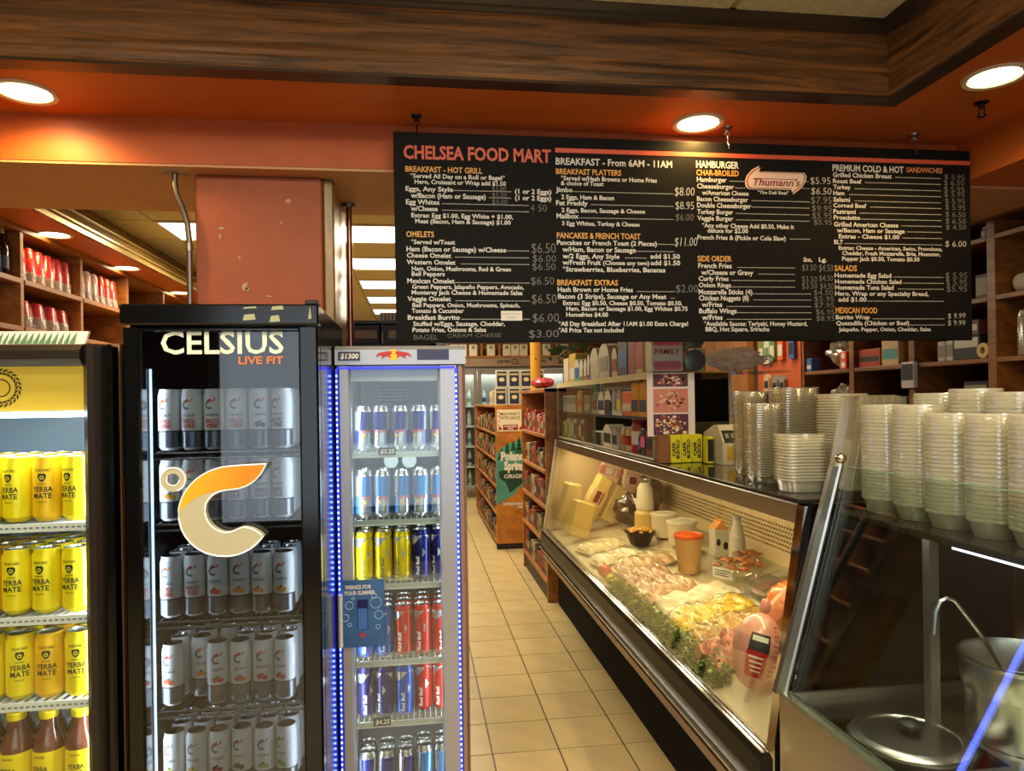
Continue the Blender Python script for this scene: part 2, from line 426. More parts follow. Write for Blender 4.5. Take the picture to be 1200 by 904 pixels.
# ---------------- downlights
RIMM = mat('downlight_rim', (214, 196, 160), .35)
BULB = mat('downlight_glow', (255, 244, 214), .4, emis=14, ecol=(255, 236, 190))
def downlight(x, y, z, r, lab, power, grp):
    t = thing('downlight', lab, 'light', (x, y, z), grp)
    MB().lathe([(r*.78, .002), (r*.8, -.006), (r*.95, -.009), (r, -.002), (r, .001)], 32, (x, y, z), cap=(False, False)).build('trim_ring', RIMM, t)
    MB().lathe([(r*.79, .001), (r*.7, -.002), (0.001, -.003)], 32, (x, y, z), cap=(False, True)).build('lens', BULB, t)
    l = bpy.data.lights.new('downlight_lamp', 'SPOT'); l.energy = power; l.color = DOWN; l.spot_size = math.radians(165); l.spot_blend = .5; l.shadow_soft_size = .05
    o = bpy.data.objects.new('downlight_lamp', l); COL.objects.link(o); o.parent = t; o.location = (0, 0, -.03)
downlight(-1.385, 2.80, ZS, .108, 'round recessed downlight at the far left of the orange soffit', 22, 'recessed downlights of the front soffit')
downlight(1.178, 2.85, ZS, .108, 'round recessed downlight above the middle of the menu board', 22, 'recessed downlights of the front soffit')
downlight(2.085, 2.33, ZS, .108, 'round recessed downlight at the right end of the orange soffit', 16, 'recessed downlights of the front soffit')
downlight(-2.12, 4.59, 2.6, .10, 'nearest small downlight over the cup shelves on the left', 4, 'downlights over the cup shelves')
downlight(-2.12, 5.66, 2.6, .10, 'middle small downlight over the cup shelves on the left', 4, 'downlights over the cup shelves')
downlight(-2.12, 6.88, 2.6, .10, 'farthest small downlight over the cup shelves, next to the conduit', 4, 'downlights over the cup shelves')
# ---------------- conduit and chrome pole
p = [(-.962, 3.075, 2.522), (-.962, 3.075, 2.47), (-.955, 3.075, 2.43), (-.932, 3.075, 2.37), (-.916, 3.075, 2.31), (-.91, 3.075, 2.25), (-.91, 3.075, 1.2)]
t = thing('electrical_conduit', 'bent grey metal conduit running down beside the red column', 'pipe', (-.91, 3.075, 1.2))
MB().tube(p, .0115, 10).build('pipe', mat('conduit_grey', (120, 112, 108), .35, .8), t)
MB().lathe([(.0145, 0), (.0145, .03)], 12, (-.91, 3.075, 2.20)).build('coupling', STEELD, t)
MB().lathe([(.05, 0), (.045, -.003), (.02, -.004)], 14, (-.962, 3.075, 2.5215), wob=lambda a, z: 1+.3*math.sin(3*a)+.2*math.sin(5*a+1)).build('patch_of_bare_plaster', CHIP, t)
t = thing('support_pole', 'thin reddish chrome pole standing right of the red column', 'pole', (-.34, 3.5, 0))
MB().lathe([(.014, 0), (.014, 2.521)], 14, (-.306, 3.5, 0)).build('tube', mat('pole_metal', (170, 120, 110), .2, 1), t)
MB().lathe([(.03, 2.505), (.03, 2.521)], 14, (-.306, 3.5, 0)).build('flange', STEELD, t)

# ================================================================== MENU BOARD
# lettering table: x, z from the board's lower left corner, width, cap height in millimetres, colour, text ('.' = dotted leader)
MENU=[
(39,732,595,51,'r', 'CHELSEA FOOD MART'),(45,679,307,22,'g', 'BREAKFAST - HOT GRILL'),(64,655,379,17,'w', '*Served All Day on a Roll or Bagel*'),
(81,632,366,17,'w', 'Hero, Croissant or Wrap add $1.50'),(45,603,188,18,'w', 'Eggs, Any Style'),(234,607,236,0,'w', '.'),
(483,602,150,19,'w', '(1 or 2 Eggs)'),(66,576,298,19,'w', 'w/Bacon (Ham or Sausage)'),(378,581,91,0,'w', '.'),(483,576,149,19,'w', '(1 or 2 Eggs)'),
(46,550,132,19,'w', 'Egg Whites'),(189,553,352,0,'w', '.'),(65,524,106,19,'w', 'w/Cheese'),(189,527,352,0,'w', '.'),
(66,498,408,17,'w', 'Extras: Egg $1.00, Egg White + $1.00,'),(81,475,383,17,'w', 'Meat (Bacon, Ham & Sausage) $1.00'),(45,420,110,22,'g', 'OMELETS'),
(63,392,175,17,'w', '*Served w/Toast'),(390,610,58,20,'p', '$3.80'),(389,582,61,21,'p', '$5.00'),(389,557,62,20,'p', '$4.00'),
(545,531,68,28,'p', '4 50'),(45,363,399,19,'w', 'Ham (Bacon or Sausage) w/Cheese'),(447,368,93,0,'w', '.'),(46,338,176,18,'w', 'Cheese Omelet'),
(237,340,302,0,'w', '.'),(45,311,193,18,'w', 'Western Omelet'),(261,313,278,0,'w', '.'),(65,286,397,17,'w', 'Ham, Onion, Mushrooms, Red & Green'),
(64,265,131,17,'w', 'Bell Peppers'),(46,236,188,19,'w', 'Mexican Omelet'),(237,238,302,0,'w', '.'),
(65,214,449,17,'w', 'Green Peppers, Jalapeño Peppers, Avocado,'),(63,191,445,17,'w', 'Monterey Jack Cheese & Homemade Salsa'),
(46,165,172,18,'w', 'Veggie Omelet'),(237,165,303,0,'w', '.'),(65,141,432,16,'w', 'Bell Peppers, Onion, Mushrooms, Spinach,'),
(62,118,207,17,'w', 'Tomato & Cucumber'),(46,91,207,18,'w', 'Breakfast Burrito'),(259,91,280,0,'w', '.'),
(67,66,367,17,'w', 'Stuffed w/Eggs, Sausage, Cheddar,'),(64,42,294,17,'w', 'Potato Fries, Onions & Salsa'),(69,11,95,20,'p', 'BAGEL'),
(201,19,217,15,'p', 'CREAM CHEESE'),(548,361,100,41,'p', '$6.50'),(551,326,97,28,'p', '$6.00'),(550,293,97,28,'p', '$6.50'),
(544,233,96,31,'p', '$6.50'),(545,156,103,38,'p', '$6.50'),(547,81,109,35,'p', '$6.00'),(532,18,123,31,'p', '$3.00'),
(653,725,494,27,'w', 'BREAKFAST - From 6AM - 11AM'),(653,686,275,22,'g', 'BREAKFAST PLATTERS'),
(673,661,407,18,'w', '*Served w/Hash Browns or Home Fries'),(673,641,179,17,'w', '& choice of Toast'),(652,613,69,19,'w', 'Jimbo'),
(724,614,427,0,'w', '.'),(674,584,222,18,'w', '2 Eggs, Ham & Bacon'),(652,559,132,19,'w', 'Fat Freddy'),(798,562,353,0,'w', '.'),
(674,531,353,17,'w', '2 Eggs, Bacon, Sausage & Cheese'),(653,505,92,20,'w', 'Mailbox'),(748,507,403,0,'w', '.'),
(675,477,328,17,'w', '3 Egg Whites, Turkey & Cheese'),(653,424,353,23,'g', 'PANCAKES & FRENCH TOAST'),(1156,609,86,35,'P', '$8.00'),
(1159,552,81,32,'P', '$8.95'),(1158,505,78,28,'p', '$6.00'),(653,397,423,19,'w', 'Pancakes or French Toast (2 Pieces)'),(1082,403,70,0,'w', '.'),
(675,369,310,20,'w', 'w/Ham, Bacon or Sausage'),(987,373,165,0,'w', '.'),(676,342,239,19,'w', 'w/2 Eggs, Any Style'),(939,345,93,0,'w', '.'),
(1047,345,128,19,'w', 'add $1.50'),(675,316,160,19,'w', 'w/Fresh Fruit'),(845,317,197,17,'w', '(Choose any two)'),(1048,318,128,19,'w', 'add $1.50'),
(675,288,436,19,'w', '*Strawberries, Blueberries, Bananas'),(652,232,255,22,'g', 'BREAKFAST EXTRAS'),(653,205,317,19,'w', 'Hash Brown or Home Fries'),
(987,206,165,0,'w', '.'),(654,177,459,19,'w', 'Bacon (3 Strips), Sausage or Any Meat'),(1132,179,20,0,'w', '.'),
(675,151,507,17,'w', 'Extras: Egg $0.50, Cheese $0.50, Tomato $0.50,'),(688,128,517,17,'w', 'Ham, Bacon or Sausage $1.00, Egg Whites $0.75'),
(687,103,176,17,'w', 'Homefries $4.00'),(654,65,552,18,'w', '*All Day Breakfast! After 11AM $1.00 Extra Charge!'),
(653,39,275,18,'w', '*All Price Tax not included'),(1152,398,98,36,'P', '$11.00'),(1155,205,96,32,'p', '$2.00'),(1252,729,188,28,'w', 'HAMBURGER'),
(1252,697,187,23,'g', 'CHAR-BROILED'),(1254,670,131,20,'w', 'Hamburger'),(1398,674,66,0,'w', '.'),(1742,680,15,0,'w', '.'),
(1254,642,164,20,'w', 'Cheeseburger'),(1423,646,46,0,'w', '.'),(1725,651,35,0,'w', '.'),(1275,616,207,18,'w', 'w/American Cheese'),
(1253,589,226,19,'w', 'Bacon Cheeseburger'),(1495,594,264,0,'w', '.'),(1253,562,239,20,'w', 'Double Cheeseburger'),(1494,567,265,0,'w', '.'),
(1253,535,159,19,'w', 'Turkey Burger'),(1423,538,335,0,'w', '.'),(1253,508,159,19,'w', 'Veggie Burger'),(1424,511,334,0,'w', '.'),
(1273,478,411,18,'w', '*Any other Cheese Add $0.50, Make it'),(1297,457,180,18,'w', 'deluxe for $2.00'),
(1253,428,393,18,'w', 'French Fries & (Pickle or Cole Slaw)'),(1664,434,95,0,'w', '.'),(1523,625,139,13,'w', '"The Deli Best"'),
(1763,673,92,29,'P', '$5.95'),(1764,629,93,29,'P', '$6.50'),(1763,589,95,29,'p', '$7.95'),(1766,557,93,25,'p', '$9.95'),(1767,525,91,26,'p', '$5.95'),
(1775,499,83,22,'p', '$5.95'),(1252,336,150,23,'g', 'SIDE ORDER'),(1254,308,148,20,'w', 'French Fries'),(1426,310,262,0,'w', '.'),
(1267,280,230,20,'w', 'w/Cheese or Gravy'),(1520,283,167,0,'w', '.'),(1255,254,132,19,'w', 'Curly Fries'),(1401,255,286,0,'w', '.'),
(1255,227,142,19,'w', 'Onion Rings'),(1400,228,288,0,'w', '.'),(1254,198,238,20,'w', 'Mozzarella Sticks (4)'),(1495,199,264,0,'w', '.'),
(1255,172,221,20,'w', 'Chicken Nuggets (8)'),(1496,173,264,0,'w', '.'),(1267,145,90,20,'w', 'w/Fries'),(1378,145,383,0,'w', '.'),
(1255,118,166,20,'w', 'Buffalo Wings'),(1424,119,336,0,'w', '.'),(1267,91,91,20,'w', 'w/Fries'),(1377,91,383,0,'w', '.'),
(1275,65,464,18,'w', '*Available Sauces: Teriyaki, Honey Mustard,'),(1282,42,284,18,'w', 'BBQ, Hot Square, Sriracha'),(1725,339,41,18,'w', 'Sm.'),
(1796,340,36,18,'w', 'Lg.'),(1718,301,65,26,'p', '$3.50'),(1795,298,65,30,'p', '$4.50'),(1717,253,70,25,'p', '$3.50'),(1796,257,63,25,'p', '$4.50'),
(1717,223,70,26,'p', '$3.50'),(1799,223,63,25,'p', '$4.50'),(1770,197,88,22,'p', '$4.50'),(1772,170,92,22,'p', '$5.95'),(1772,143,91,22,'p', '$7.95'),
(1779,114,85,22,'p', '$6.95'),(1779,86,85,22,'p', '$8.95'),(1865,732,333,27,'w', 'PREMIUM COLD & HOT'),(2211,736,173,21,'o', 'SANDWICHES'),
(1866,706,275,19,'w', 'Grilled Chicken Breast'),(2159,710,217,0,'w', '.'),(1866,680,133,18,'w', 'Roast Beef'),(2015,684,361,0,'w', '.'),
(1867,654,80,18,'w', 'Turkey'),(1966,656,411,0,'w', '.'),(1867,628,51,18,'w', 'Ham'),(1941,630,435,0,'w', '.'),(1866,600,78,19,'w', 'Salami'),
(1965,603,411,0,'w', '.'),(1866,575,154,18,'w', 'Corned Beef'),(2038,578,340,0,'w', '.'),(1866,548,103,19,'w', 'Pastrami'),(1989,551,389,0,'w', '.'),
(1867,523,123,18,'w', 'Prosciutto'),(1992,525,386,0,'w', '.'),(1868,493,301,19,'w', 'Grilled American Cheese'),(2184,499,194,0,'w', '.'),
(1881,468,318,18,'w', 'w/Bacon, Ham or Sausage'),(2210,473,169,0,'w', '.'),(1889,442,284,18,'w', 'Extras - Cheese $1.00'),(2187,446,193,0,'w', '.'),
(1867,417,42,18,'w', 'BLT'),(1916,418,464,0,'w', '.'),(1888,393,490,16,'w', 'Extras: Cheese - American, Swiss, Provolone,'),
(1904,370,465,17,'w', 'Cheddar, Fresh Mozzarella, Brie, Muenster,'),(2392,709,98,22,'p', '$ 5.95'),(2391,683,98,22,'p', '$ 6.50'),
(2391,655,99,23,'p', '$ 5.95'),(2391,633,99,22,'p', '$ 5.95'),(2395,603,96,22,'p', '$ 5.95'),(2395,576,97,23,'p', '$ 5.95'),
(2395,545,97,23,'p', '$ 6.50'),(2395,515,98,23,'p', '$ 6.50'),(2397,487,97,22,'p', '$ 4.50'),(2392,413,101,26,'P', '$ 6.00'),
(1903,346,364,17,'w', 'Pepper Jack $0.50, Tomato $0.50'),(1867,301,104,24,'g', 'SALADS'),(1867,273,265,19,'w', 'Homemade Egg Salad'),
(2140,275,243,0,'w', '.'),(1868,247,312,18,'w', 'Homemade Chicken Salad'),(2188,249,196,0,'w', '.'),(1869,221,273,19,'w', 'Homemade Tuna Salad'),
(2163,223,220,0,'w', '.'),(1868,195,440,18,'w', 'Hero, Wrap or any Specialty Bread,'),(1883,169,131,19,'w', 'add $1.00'),(2018,170,365,0,'w', '.'),
(1869,119,195,24,'g', 'MEXICAN FOOD'),(1870,93,157,18,'w', 'Burrito Wrap'),(2042,93,343,0,'w', '.'),
(1871,67,343,18,'w', 'Quesadilla (Chicken or Beef)'),(2216,66,170,0,'w', '.'),(1882,41,434,16,'w', 'Jalapeño, Pepper, Onion, Cheddar, Salsa'),
(2390,272,105,27,'p', '$ 5.95'),(2393,244,102,26,'p', '$ 5.95'),(2395,214,99,26,'p', '$5.95'),(2399,96,85,23,'P', '$ 9.99'),
(2399,66,84,23,'P', '$ 9.99'),]
BX0, BX1, BY, BZ0, BZ1 = -.075, 2.445, 2.874, 1.806, 2.644
BOARD = mat('chalkboard_black', (22, 21, 20), .65, var=.12, vscale=1.5, spec=.12)
mb = thing('menu_board', 'long black menu board with printed prices hanging from the orange soffit', 'menu board', (1.185, BY+.01, BZ0))
MB().bbox(BX0, BX1, BY, BY+.02, BZ0, BZ1, .003).build('panel', BOARD, mb, smooth=None)
MB().box(.577, BX1-.001, BY-.0012, BY+.001, 2.580, 2.598).build('red_stripe', mat('red_stripe', (216, 92, 62), .5), mb, smooth=None)
LET = {'r': mat('print_red', (214, 98, 72), .5), 'g': mat('print_gold', (226, 168, 84), .5), 'w': mat('print_white', (222, 220, 214), .5),
       'o': mat('print_orange', (212, 140, 88), .5), 'p': mat('chalk_grey', (118, 116, 112), .8), 'P': mat('chalk_white', (196, 194, 188), .8)}
NAMES = {'r': 'title_lettering', 'g': 'heading_lettering', 'w': 'item_lettering', 'o': 'heading_lettering', 'p': 'handwritten_price', 'P': 'handwritten_price'}
for (x, z, wd_, h, c, t) in MENU:
    q = MB(); X, Z = BX0+x/1000, BZ0+z/1000
    if t == '.':
        n = max(2, int(wd_/6.2))
        for i in range(n):
            xx = X+i*wd_/1000/n
            q.add([(xx, BY-.0008, Z), (xx+.0032, BY-.0008, Z), (xx+.0032, BY-.0008, Z+.0030), (xx, BY-.0008, Z+.0030)], [(0, 1, 2, 3)])
        q.build('dotted_leader', LET[c], mb, smooth=None); continue
    if c in 'pP': q.text(t, X, BY-.0008, Z, h/1000, wd_/1000, bold=-.006, slant=R.uniform(-.05, .12), ang=R.uniform(-.02, .02))
    else: q.text(t, X, BY-.0008, Z, h/1000, wd_/1000, bold=.03 if c == 'r' else .022)
    q.build(NAMES[c], LET[c], mb, smooth=None)
# banner emblem of the cold cuts maker
LG = [(1531, 744), (1499, 727), (1476, 703), (1466, 676), (1471, 652), (1485, 643), (1680, 645), (1683, 626), (1722, 655), (1741, 683), (1744, 704), (1735, 719), (1521, 719), (1523, 731)]
cx, cz = 1605, 683
def sc_(k, f=0): return [(BX0+(cx+(x-cx)*k)/1000, BZ0+(cz+(z-cz)*(k-f))/1000) for x, z in LG]
lg = MB().prism(sc_(1), 'y', BY-.002, BY+.001).build('emblem_banner', mat('emblem_cream', (232, 205, 190), .5), mb, smooth=None)
MB().prism(sc_(.965, .03), 'y', BY-.0026, BY-.001).build('emblem_border', mat('emblem_gold', (176, 120, 70), .5), lg, smooth=None)
MB().prism(sc_(.94, .05), 'y', BY-.0032, BY-.001).build('emblem_border', mat('emblem_red', (140, 34, 34), .5), lg, smooth=None)
MB().prism(sc_(.92, .07), 'y', BY-.0038, BY-.001).build('emblem_field', MATS['emblem_cream'], lg, smooth=None)
MB().text("Thumann's", 1.419, BY-.0045, 2.4655, .03, .215, bold=.02, slant=.3).box(1.44, 1.63, BY-.0045, BY-.004, 2.493, 2.4955).build('emblem_lettering', MATS['emblem_red'], lg, smooth=None)
MB().box(.344, .43, BY-.002, BY+.001, 1.893, 1.932).build('paper_sticker', PAPER, mb, smooth=None)
MB().text('SLICED BACON', .35, BY-.0025, 1.917, .007, .07, bold=-.01).text('TURKEY', .362, BY-.0025, 1.902, .007, .045, bold=-.01).build('pencil_note', LET['p'], mb, smooth=None)
# hooks and short chains
for x, y, lab in ((.017, 2.885, 'small dark hook and chain above the left end of the menu board'), (1.321, 2.885, 'small bright hook and chain above the middle of the menu board'), (2.182, 2.885, 'small twisted wire hook near the right end of the menu board')):
    h = thing('ceiling_hook', lab, 'hook', (x, y, 2.63), 'hooks holding the menu board')
    hm = STEELD if x != .017 else mat('dark_iron', (46, 40, 36), .4, .8)
    MB().lathe([(.022, 2.713), (.02, 2.706), (.006, 2.70), (.005, 2.69)], 12, (x, y, 0)).build('ceiling_plate', hm, h)
    pts = [(x+.010*math.sin(a), y, 2.682-.012*math.cos(a)+.004) for a in [i*2*PI/12 for i in range(11)]]
    MB().tube(pts, .0026, 6).build('ring', hm, h)
    MB().tube([(x, y, 2.676), (x+.003, y-.004, 2.66), (x-.002, y-.008, 2.645), (x+.001, y-.014, 2.632), (x+.001, y-.012, 2.62)], .003, 6).build('chain', hm, h)
h = thing('ceiling_sprinkler', 'small dark fire sprinkler head hanging under the soffit by the right downlight', 'sprinkler', (2.216, 2.543, 2.655))
IRON = mat('dark_iron', (46, 40, 36), .4, .8)
MB().lathe([(.028, 2.713), (.026, 2.708), (.012, 2.704), (.011, 2.69)], 14, (2.216, 2.543, 0)).build('escutcheon', IRON, h)
MB().tube([(2.204, 2.543, 2.692), (2.202, 2.543, 2.675), (2.212, 2.543, 2.664)], .003, 6).tube([(2.228, 2.543, 2.692), (2.23, 2.543, 2.675), (2.22, 2.543, 2.664)], .003, 6).build('frame', IRON, h)
MB().lathe([(.016, 2.656), (.016, 2.662), (.005, 2.665)], 12, (2.216, 2.543, 0)).build('deflector', IRON, h)

# ================================================================== DRINK COOLERS
def can_mesh(r, h, n=22):
    return [(r*.70, .0), (r*.80, .003), (r, .012), (r, h-.017), (r*.86, h-.004), (r*.88, h-.001), (r*.86, h)]
def can_lid(r, h, name, m, root):
    q = MB().lathe([(r*.86, h), (r*.82, h-.004), (.001, h-.004)], 18, cap=(False, True))
    l = q.build('lid', m, root)
    MB().box(-.005, .005, -.012, .004, h-.0035, h-.002).build('pull_tab', ALU, l, smooth=None)
    return l
PROTO = {}
def put(kind, builder, loc, rz, label, cat, group):
    if kind not in PROTO:
        o = builder(); PROTO[kind] = o
        o.location = loc; o.rotation_euler = (0, 0, rz); tag(o, label, cat, group)
        return o
    return dup(PROTO[kind], loc, rz, label, group)
# ---- yellow tall cans
YEL = mat('yellow_can', (246, 222, 24), .3, .2, var=.05, vscale=30)
YELO = mat('amber_can', (242, 190, 24), .3, .2, var=.05, vscale=30)
def yerba(m, nm):
    def f():
        r, h = .033, .157
        o = MB().lathe(can_mesh(r, h), 24, cap=(True, False)).build('drink_can', m, loc=(0, 0, 0))
        can_lid(r, h, 'lid', ALU, o)
        MB().text('GUAYAKI', -.017, 0, .122, .0065, .034, wrap=r+.0004).text('YERBA', -.023, 0, .073, .0125, .046, wrap=r+.0004, bold=.02).text('MATE', -.021, 0, .057, .0125, .042, wrap=r+.0004, bold=.02).text('ORGANIC', -.01, 0, .09, .004, .02, wrap=r+.0004).text('ENLIGHTEN', -.010, 0, .047, .0032, .02, wrap=r+.0004).build('print', INK, o, smooth=None)
        q = MB()


        pts = [(-.009, .115), (-.004, .118), (0, .1165), (.004, .118), (.009, .115), (.0095, .108), (.005, .1), (0, .0965), (-.005, .1), (-.0095, .108)]
        q.add([(x, -math.sqrt((r+.0005)**2-x*x), z) for x, z in pts], [tuple(range(10))], 0)
        q.add([(.005*math.cos(a), -math.sqrt((r+.0009)**2-(.005*math.cos(a))**2), .1075+.005*math.sin(a)) for a in [i*PI/5 for i in range(10)]], [tuple(range(10))], 1)
        q.add([(.0025*math.cos(a), -math.sqrt((r+.0012)**2-(.0025*math.cos(a))**2), .1075+.0025*math.sin(a)) for a in [i*PI/5 for i in range(10)]], [tuple(range(10))], 0)
        q.build('leaf_badge', [mat('badge_green', (30, 52, 36), .5), YEL], o, smooth=None)
        return o
    return f
def plain_can(r, h, m, lidm):
    def f():
        o = MB().lathe(can_mesh(r, h), 20, cap=(True, False)).build('drink_can', m, loc=(0, 0, 0))
        can_lid(r, h, 'lid', lidm, o); return o
    return f
def cooler(name, lab, x0, x1, y0, y1, ztop, fx, ztopwin, zbotwin, body, inner, shelves, door_t=.05, base=.09):
    """cabinet shell open to the front, liner, door frame with pane, shelves"""
    t = thing(name, lab, 'cooler', ((x0+x1)/2, y0, 0))
    yb = y0+door_t+.004
    k = .035
    MB().box(x0, x0+k, yb, y1, 0, ztop).box(x1-k, x1, yb, y1, 0, ztop).box(x0+k, x1-k, y1-k, y1, 0, ztop).box(x0+k, x1-k, yb, y1-k, ztop-k, ztop).box(x0+k, x1-k, yb, y1-k, 0, base).build('cabinet', body, t, smooth=None)
    MB().box(x0+k, x0+k+.004, yb, y1-k, base, ztop-k).box(x1-k-.004, x1-k, yb, y1-k, base, ztop-k).box(x0+k+.004, x1-k-.004, y1-k-.004, y1-k, base, ztop-k).box(x0+k+.004, x1-k-.004, yb, y1-k-.004, base, base+.004).box(x0+k+.004, x1-k-.004, yb, y1-k-.004, ztop-k-.004, ztop-k).build('liner', inner, t, smooth=None)
    return t
# ------------------------------------------------ dark-framed cooler on the left edge
YF = mat('brown_black_frame', (34, 26, 22), .3)
LIN = mat('cooler_liner', (150, 166, 180), .35)
X0, X1, Y0, Y1, ZT = -1.36, -.713, 1.80, 2.42, 1.722
yc = cooler('drink_cooler', 'dark-framed glass door cooler of yellow cans at the left edge', X0, X1, Y0, Y1, ZT, 0, 0, 0, mat('tan_cabinet', (150, 104, 60), .5), LIN, [])
MB().box(X1, X1+.002, Y0+.062, Y0+.3, 1.40, 1.68).build('side_sticker', BLKM, yc, smooth=None)
WX0, WX1, WZ0, WZ1 = X0+.07, -.782, .2, 1.668
d = MB()
def ramp_frame(d, X0, X1, WX0, WX1, Z0, WZ0, WZ1, Z1, y0, y1, bev=.02):
    for a, b, ax, s, e in ((X0, WX0, 'v', Z0, Z1), (WX1, X1, 'v', Z0, Z1)):
        pts = [(a, y1), (a, y0+bev), (a+bev*.8, y0), (b-bev*.8, y0), (b, y0+bev), (b, y1)]
        d.prism(pts, 'z', s, e)
    for a, b in ((Z0, WZ0), (WZ1, Z1)):
        pts = [(y1, a), (y0+bev, a), (y0, a+min(bev*.8, (b-a)*.3)), (y0, b-min(bev*.8, (b-a)*.3)), (y0+bev, b), (y1, b)]
        d.prism(pts, 'x', WX0, WX1)
ramp_frame(d, X0, X1-.022, WX0, WX1, .1, WZ0, WZ1, ZT-.004, Y0, Y0+.05)
dr = d.build('door_frame', YF, yc, smooth=None)
MB().bbox(X1-.021, X1, Y0+.004, Y0+.05, .1, ZT-.004, .006).build('door_edge', BLK, dr, smooth=None)
MB().box(WX0, WX1, Y0+.022, Y0+.028, WZ0, WZ1).build('pane', GLASS, dr, smooth=None)
MB().box(X0+.001, X1-.001, Y0+.045, Y0+.054, .02, .095).build('kick_grille', BLKM, yc, smooth=None)
SGN = mat('gold_sign', (222, 184, 70), .35, emis=.55, ecol=(222, 176, 60))
sg = MB().box(X0+.05, WX1+.004, Y0+.062, Y0+.07, 1.562, 1.672).build('lit_sign_panel', SGN, yc, smooth=None)
q = MB()
for s in (0, 1):                # laurel wreath of small leaves
    for i in range(24):
        a = PI*2*i/24; rr = .043 if s else .035
        cx_, cz_ = -.985+rr*math.cos(a), 1.618+rr*math.sin(a)
        da = a+PI/2+(.5 if s else -.5)
        ca, sa = math.cos(da), math.sin(da)
        q.add([(cx_-.008*ca, Y0+.0612, cz_-.008*sa), (cx_-.0028*sa, Y0+.0612, cz_+.0028*ca), (cx_+.008*ca, Y0+.0612, cz_+.008*sa), (cx_+.0028*sa, Y0+.0612, cz_-.0028*ca)], [(0, 1, 2, 3)])
q.lathe([(.022, 0), (.019, 0)], 20, cap=(False, False))
q.xf(Matrix.Translation((-.985, Y0+.0611, 1.618)) @ Matrix.Rotation(PI/2, 4, 'X'), len(q.V)-40)
q.build('wreath_emblem', mat('wreath_green', (66, 58, 26), .6), sg, smooth=None)
LEDW = mat('white_led', (235, 245, 255), .4, emis=9, ecol=(214, 232, 255))
MB().box(X0+.05, WX1+.006, Y0+.06, Y0+.075, 1.546, 1.560).build('light_bar', LEDW, yc, smooth=None)
MB().box(X1-.046, X1-.04, Y0+.058, Y0+.064, .2, 1.54).build('led_strip', LEDW, yc, smooth=None)
lo = area('cooler_lamp', (0, 0, 0), .5, .02, 3.4, (.86, .93, 1), (.35, 0, 0)); lo.parent = yc; lo.location = (0, .09, 1.54)
lo = area('cooler_lamp', (0, 0, 0), .02, 1.2, 4.2, (.86, .93, 1), (0, PI/2, 0)); lo.parent = yc; lo.location = (.27, .08, .9); lo.rotation_euler = (PI/2, 0, 1.0)
SHW = mat('white_shelf', (224, 228, 230), .4)
YS = [1.292, 1.068, .862, .62, .38]
for z in YS:
    q = MB().box(X0+.045, X1-.045, Y0+.063, Y0+.069, z-.022, z-.002)
    sh = q.build('shelf', SHW, yc, smooth=None)
    q = MB()
    for i in range(26): q.box(X0+.05+i*.0215, X0+.054+i*.0215, Y0+.069, Y1-.05, z-.012, z-.004)
    q.build('wires', SHW, sh, smooth=None)
    q = MB()
    for i in range(40): q.box(X0+.055+i*.0135, X0+.063+i*.0135, Y0+.0622, Y0+.063, z-.014, z-.010)
    q.build('rail_slots', mat('slot_grey', (120, 124, 128), .5), sh, smooth=None)
rown = ['top', 'second', 'third']
for ri, z in enumerate(YS[:3]):
    for dpt in range(4):
        for i in range(6):
            x = -.836-.0675*i+R.uniform(-.0006, .0006)-(.0 if ri != 1 else .004)
            y = Y0+.105+.068*dpt
            if x > -.79: continue
            am = (ri*2+i) % 4 == 1
            lab = ('%s yellow tall can from the right on the %s shelf of the left edge cooler' % (ORD[i], rown[ri]) if dpt == 0 else 'yellow tall can %s the %s from the right, %s shelf, left edge cooler' % (['', 'right behind', 'two behind', 'three behind'][dpt], ORD[i], rown[ri]))
            put('ya' if am else 'y', yerba(YELO if am else YEL, ''), (x, y, z+.0005), R.uniform(-.35, .35), lab, 'can', 'front yellow cans' if dpt == 0 else 'rear yellow cans on the %s shelf' % rown[ri])
# glass bottles with yellow caps
TEA = mat('brown_tea', (96, 50, 34), .08, coat=.6)
def bottle():
    o = MB().lathe([(.028, 0), (.034, .004), (.036, .02), (.036, .118), (.034, .13), (.024, .152), (.0195, .168), (.0190, .19)], 22).build('tea_bottle', TEA, loc=(0, 0, 0))
    MB().lathe([(.0365, .028), (.0365, .112)], 22, cap=(False, False)).build('yellow_label', YEL, o)
    MB().lathe([(.0205, .186), (.0215, .188), (.0215, .202), (.019, .205)], 20).build('cap', YEL, o)
    MB().text('YERBA', -.02, 0, .066, .012, .040, wrap=.0369, bold=.02).text('MATE', -.017, 0, .05, .012, .034, wrap=.0369, bold=.02).text('GUAYAKI', -.013, 0, .098, .005, .026, wrap=.0369).build('print', INK, o, smooth=None)
    return o
for dpt in range(2):
    for i in range(5):
        lab = '%s brown tea bottle with yellow cap from the right, bottom of the left edge cooler' % ORD[i] if dpt == 0 else 'brown tea bottle right behind the %s from the right, left edge cooler' % ORD[i]
        put('tea', bottle, (-.838-.074*i-.03*dpt, Y0+.11+.08*dpt, YS[3]+.0005), R.uniform(-.3, .3), lab, 'bottle', 'tea bottles' if dpt == 0 else 'rear tea bottles')
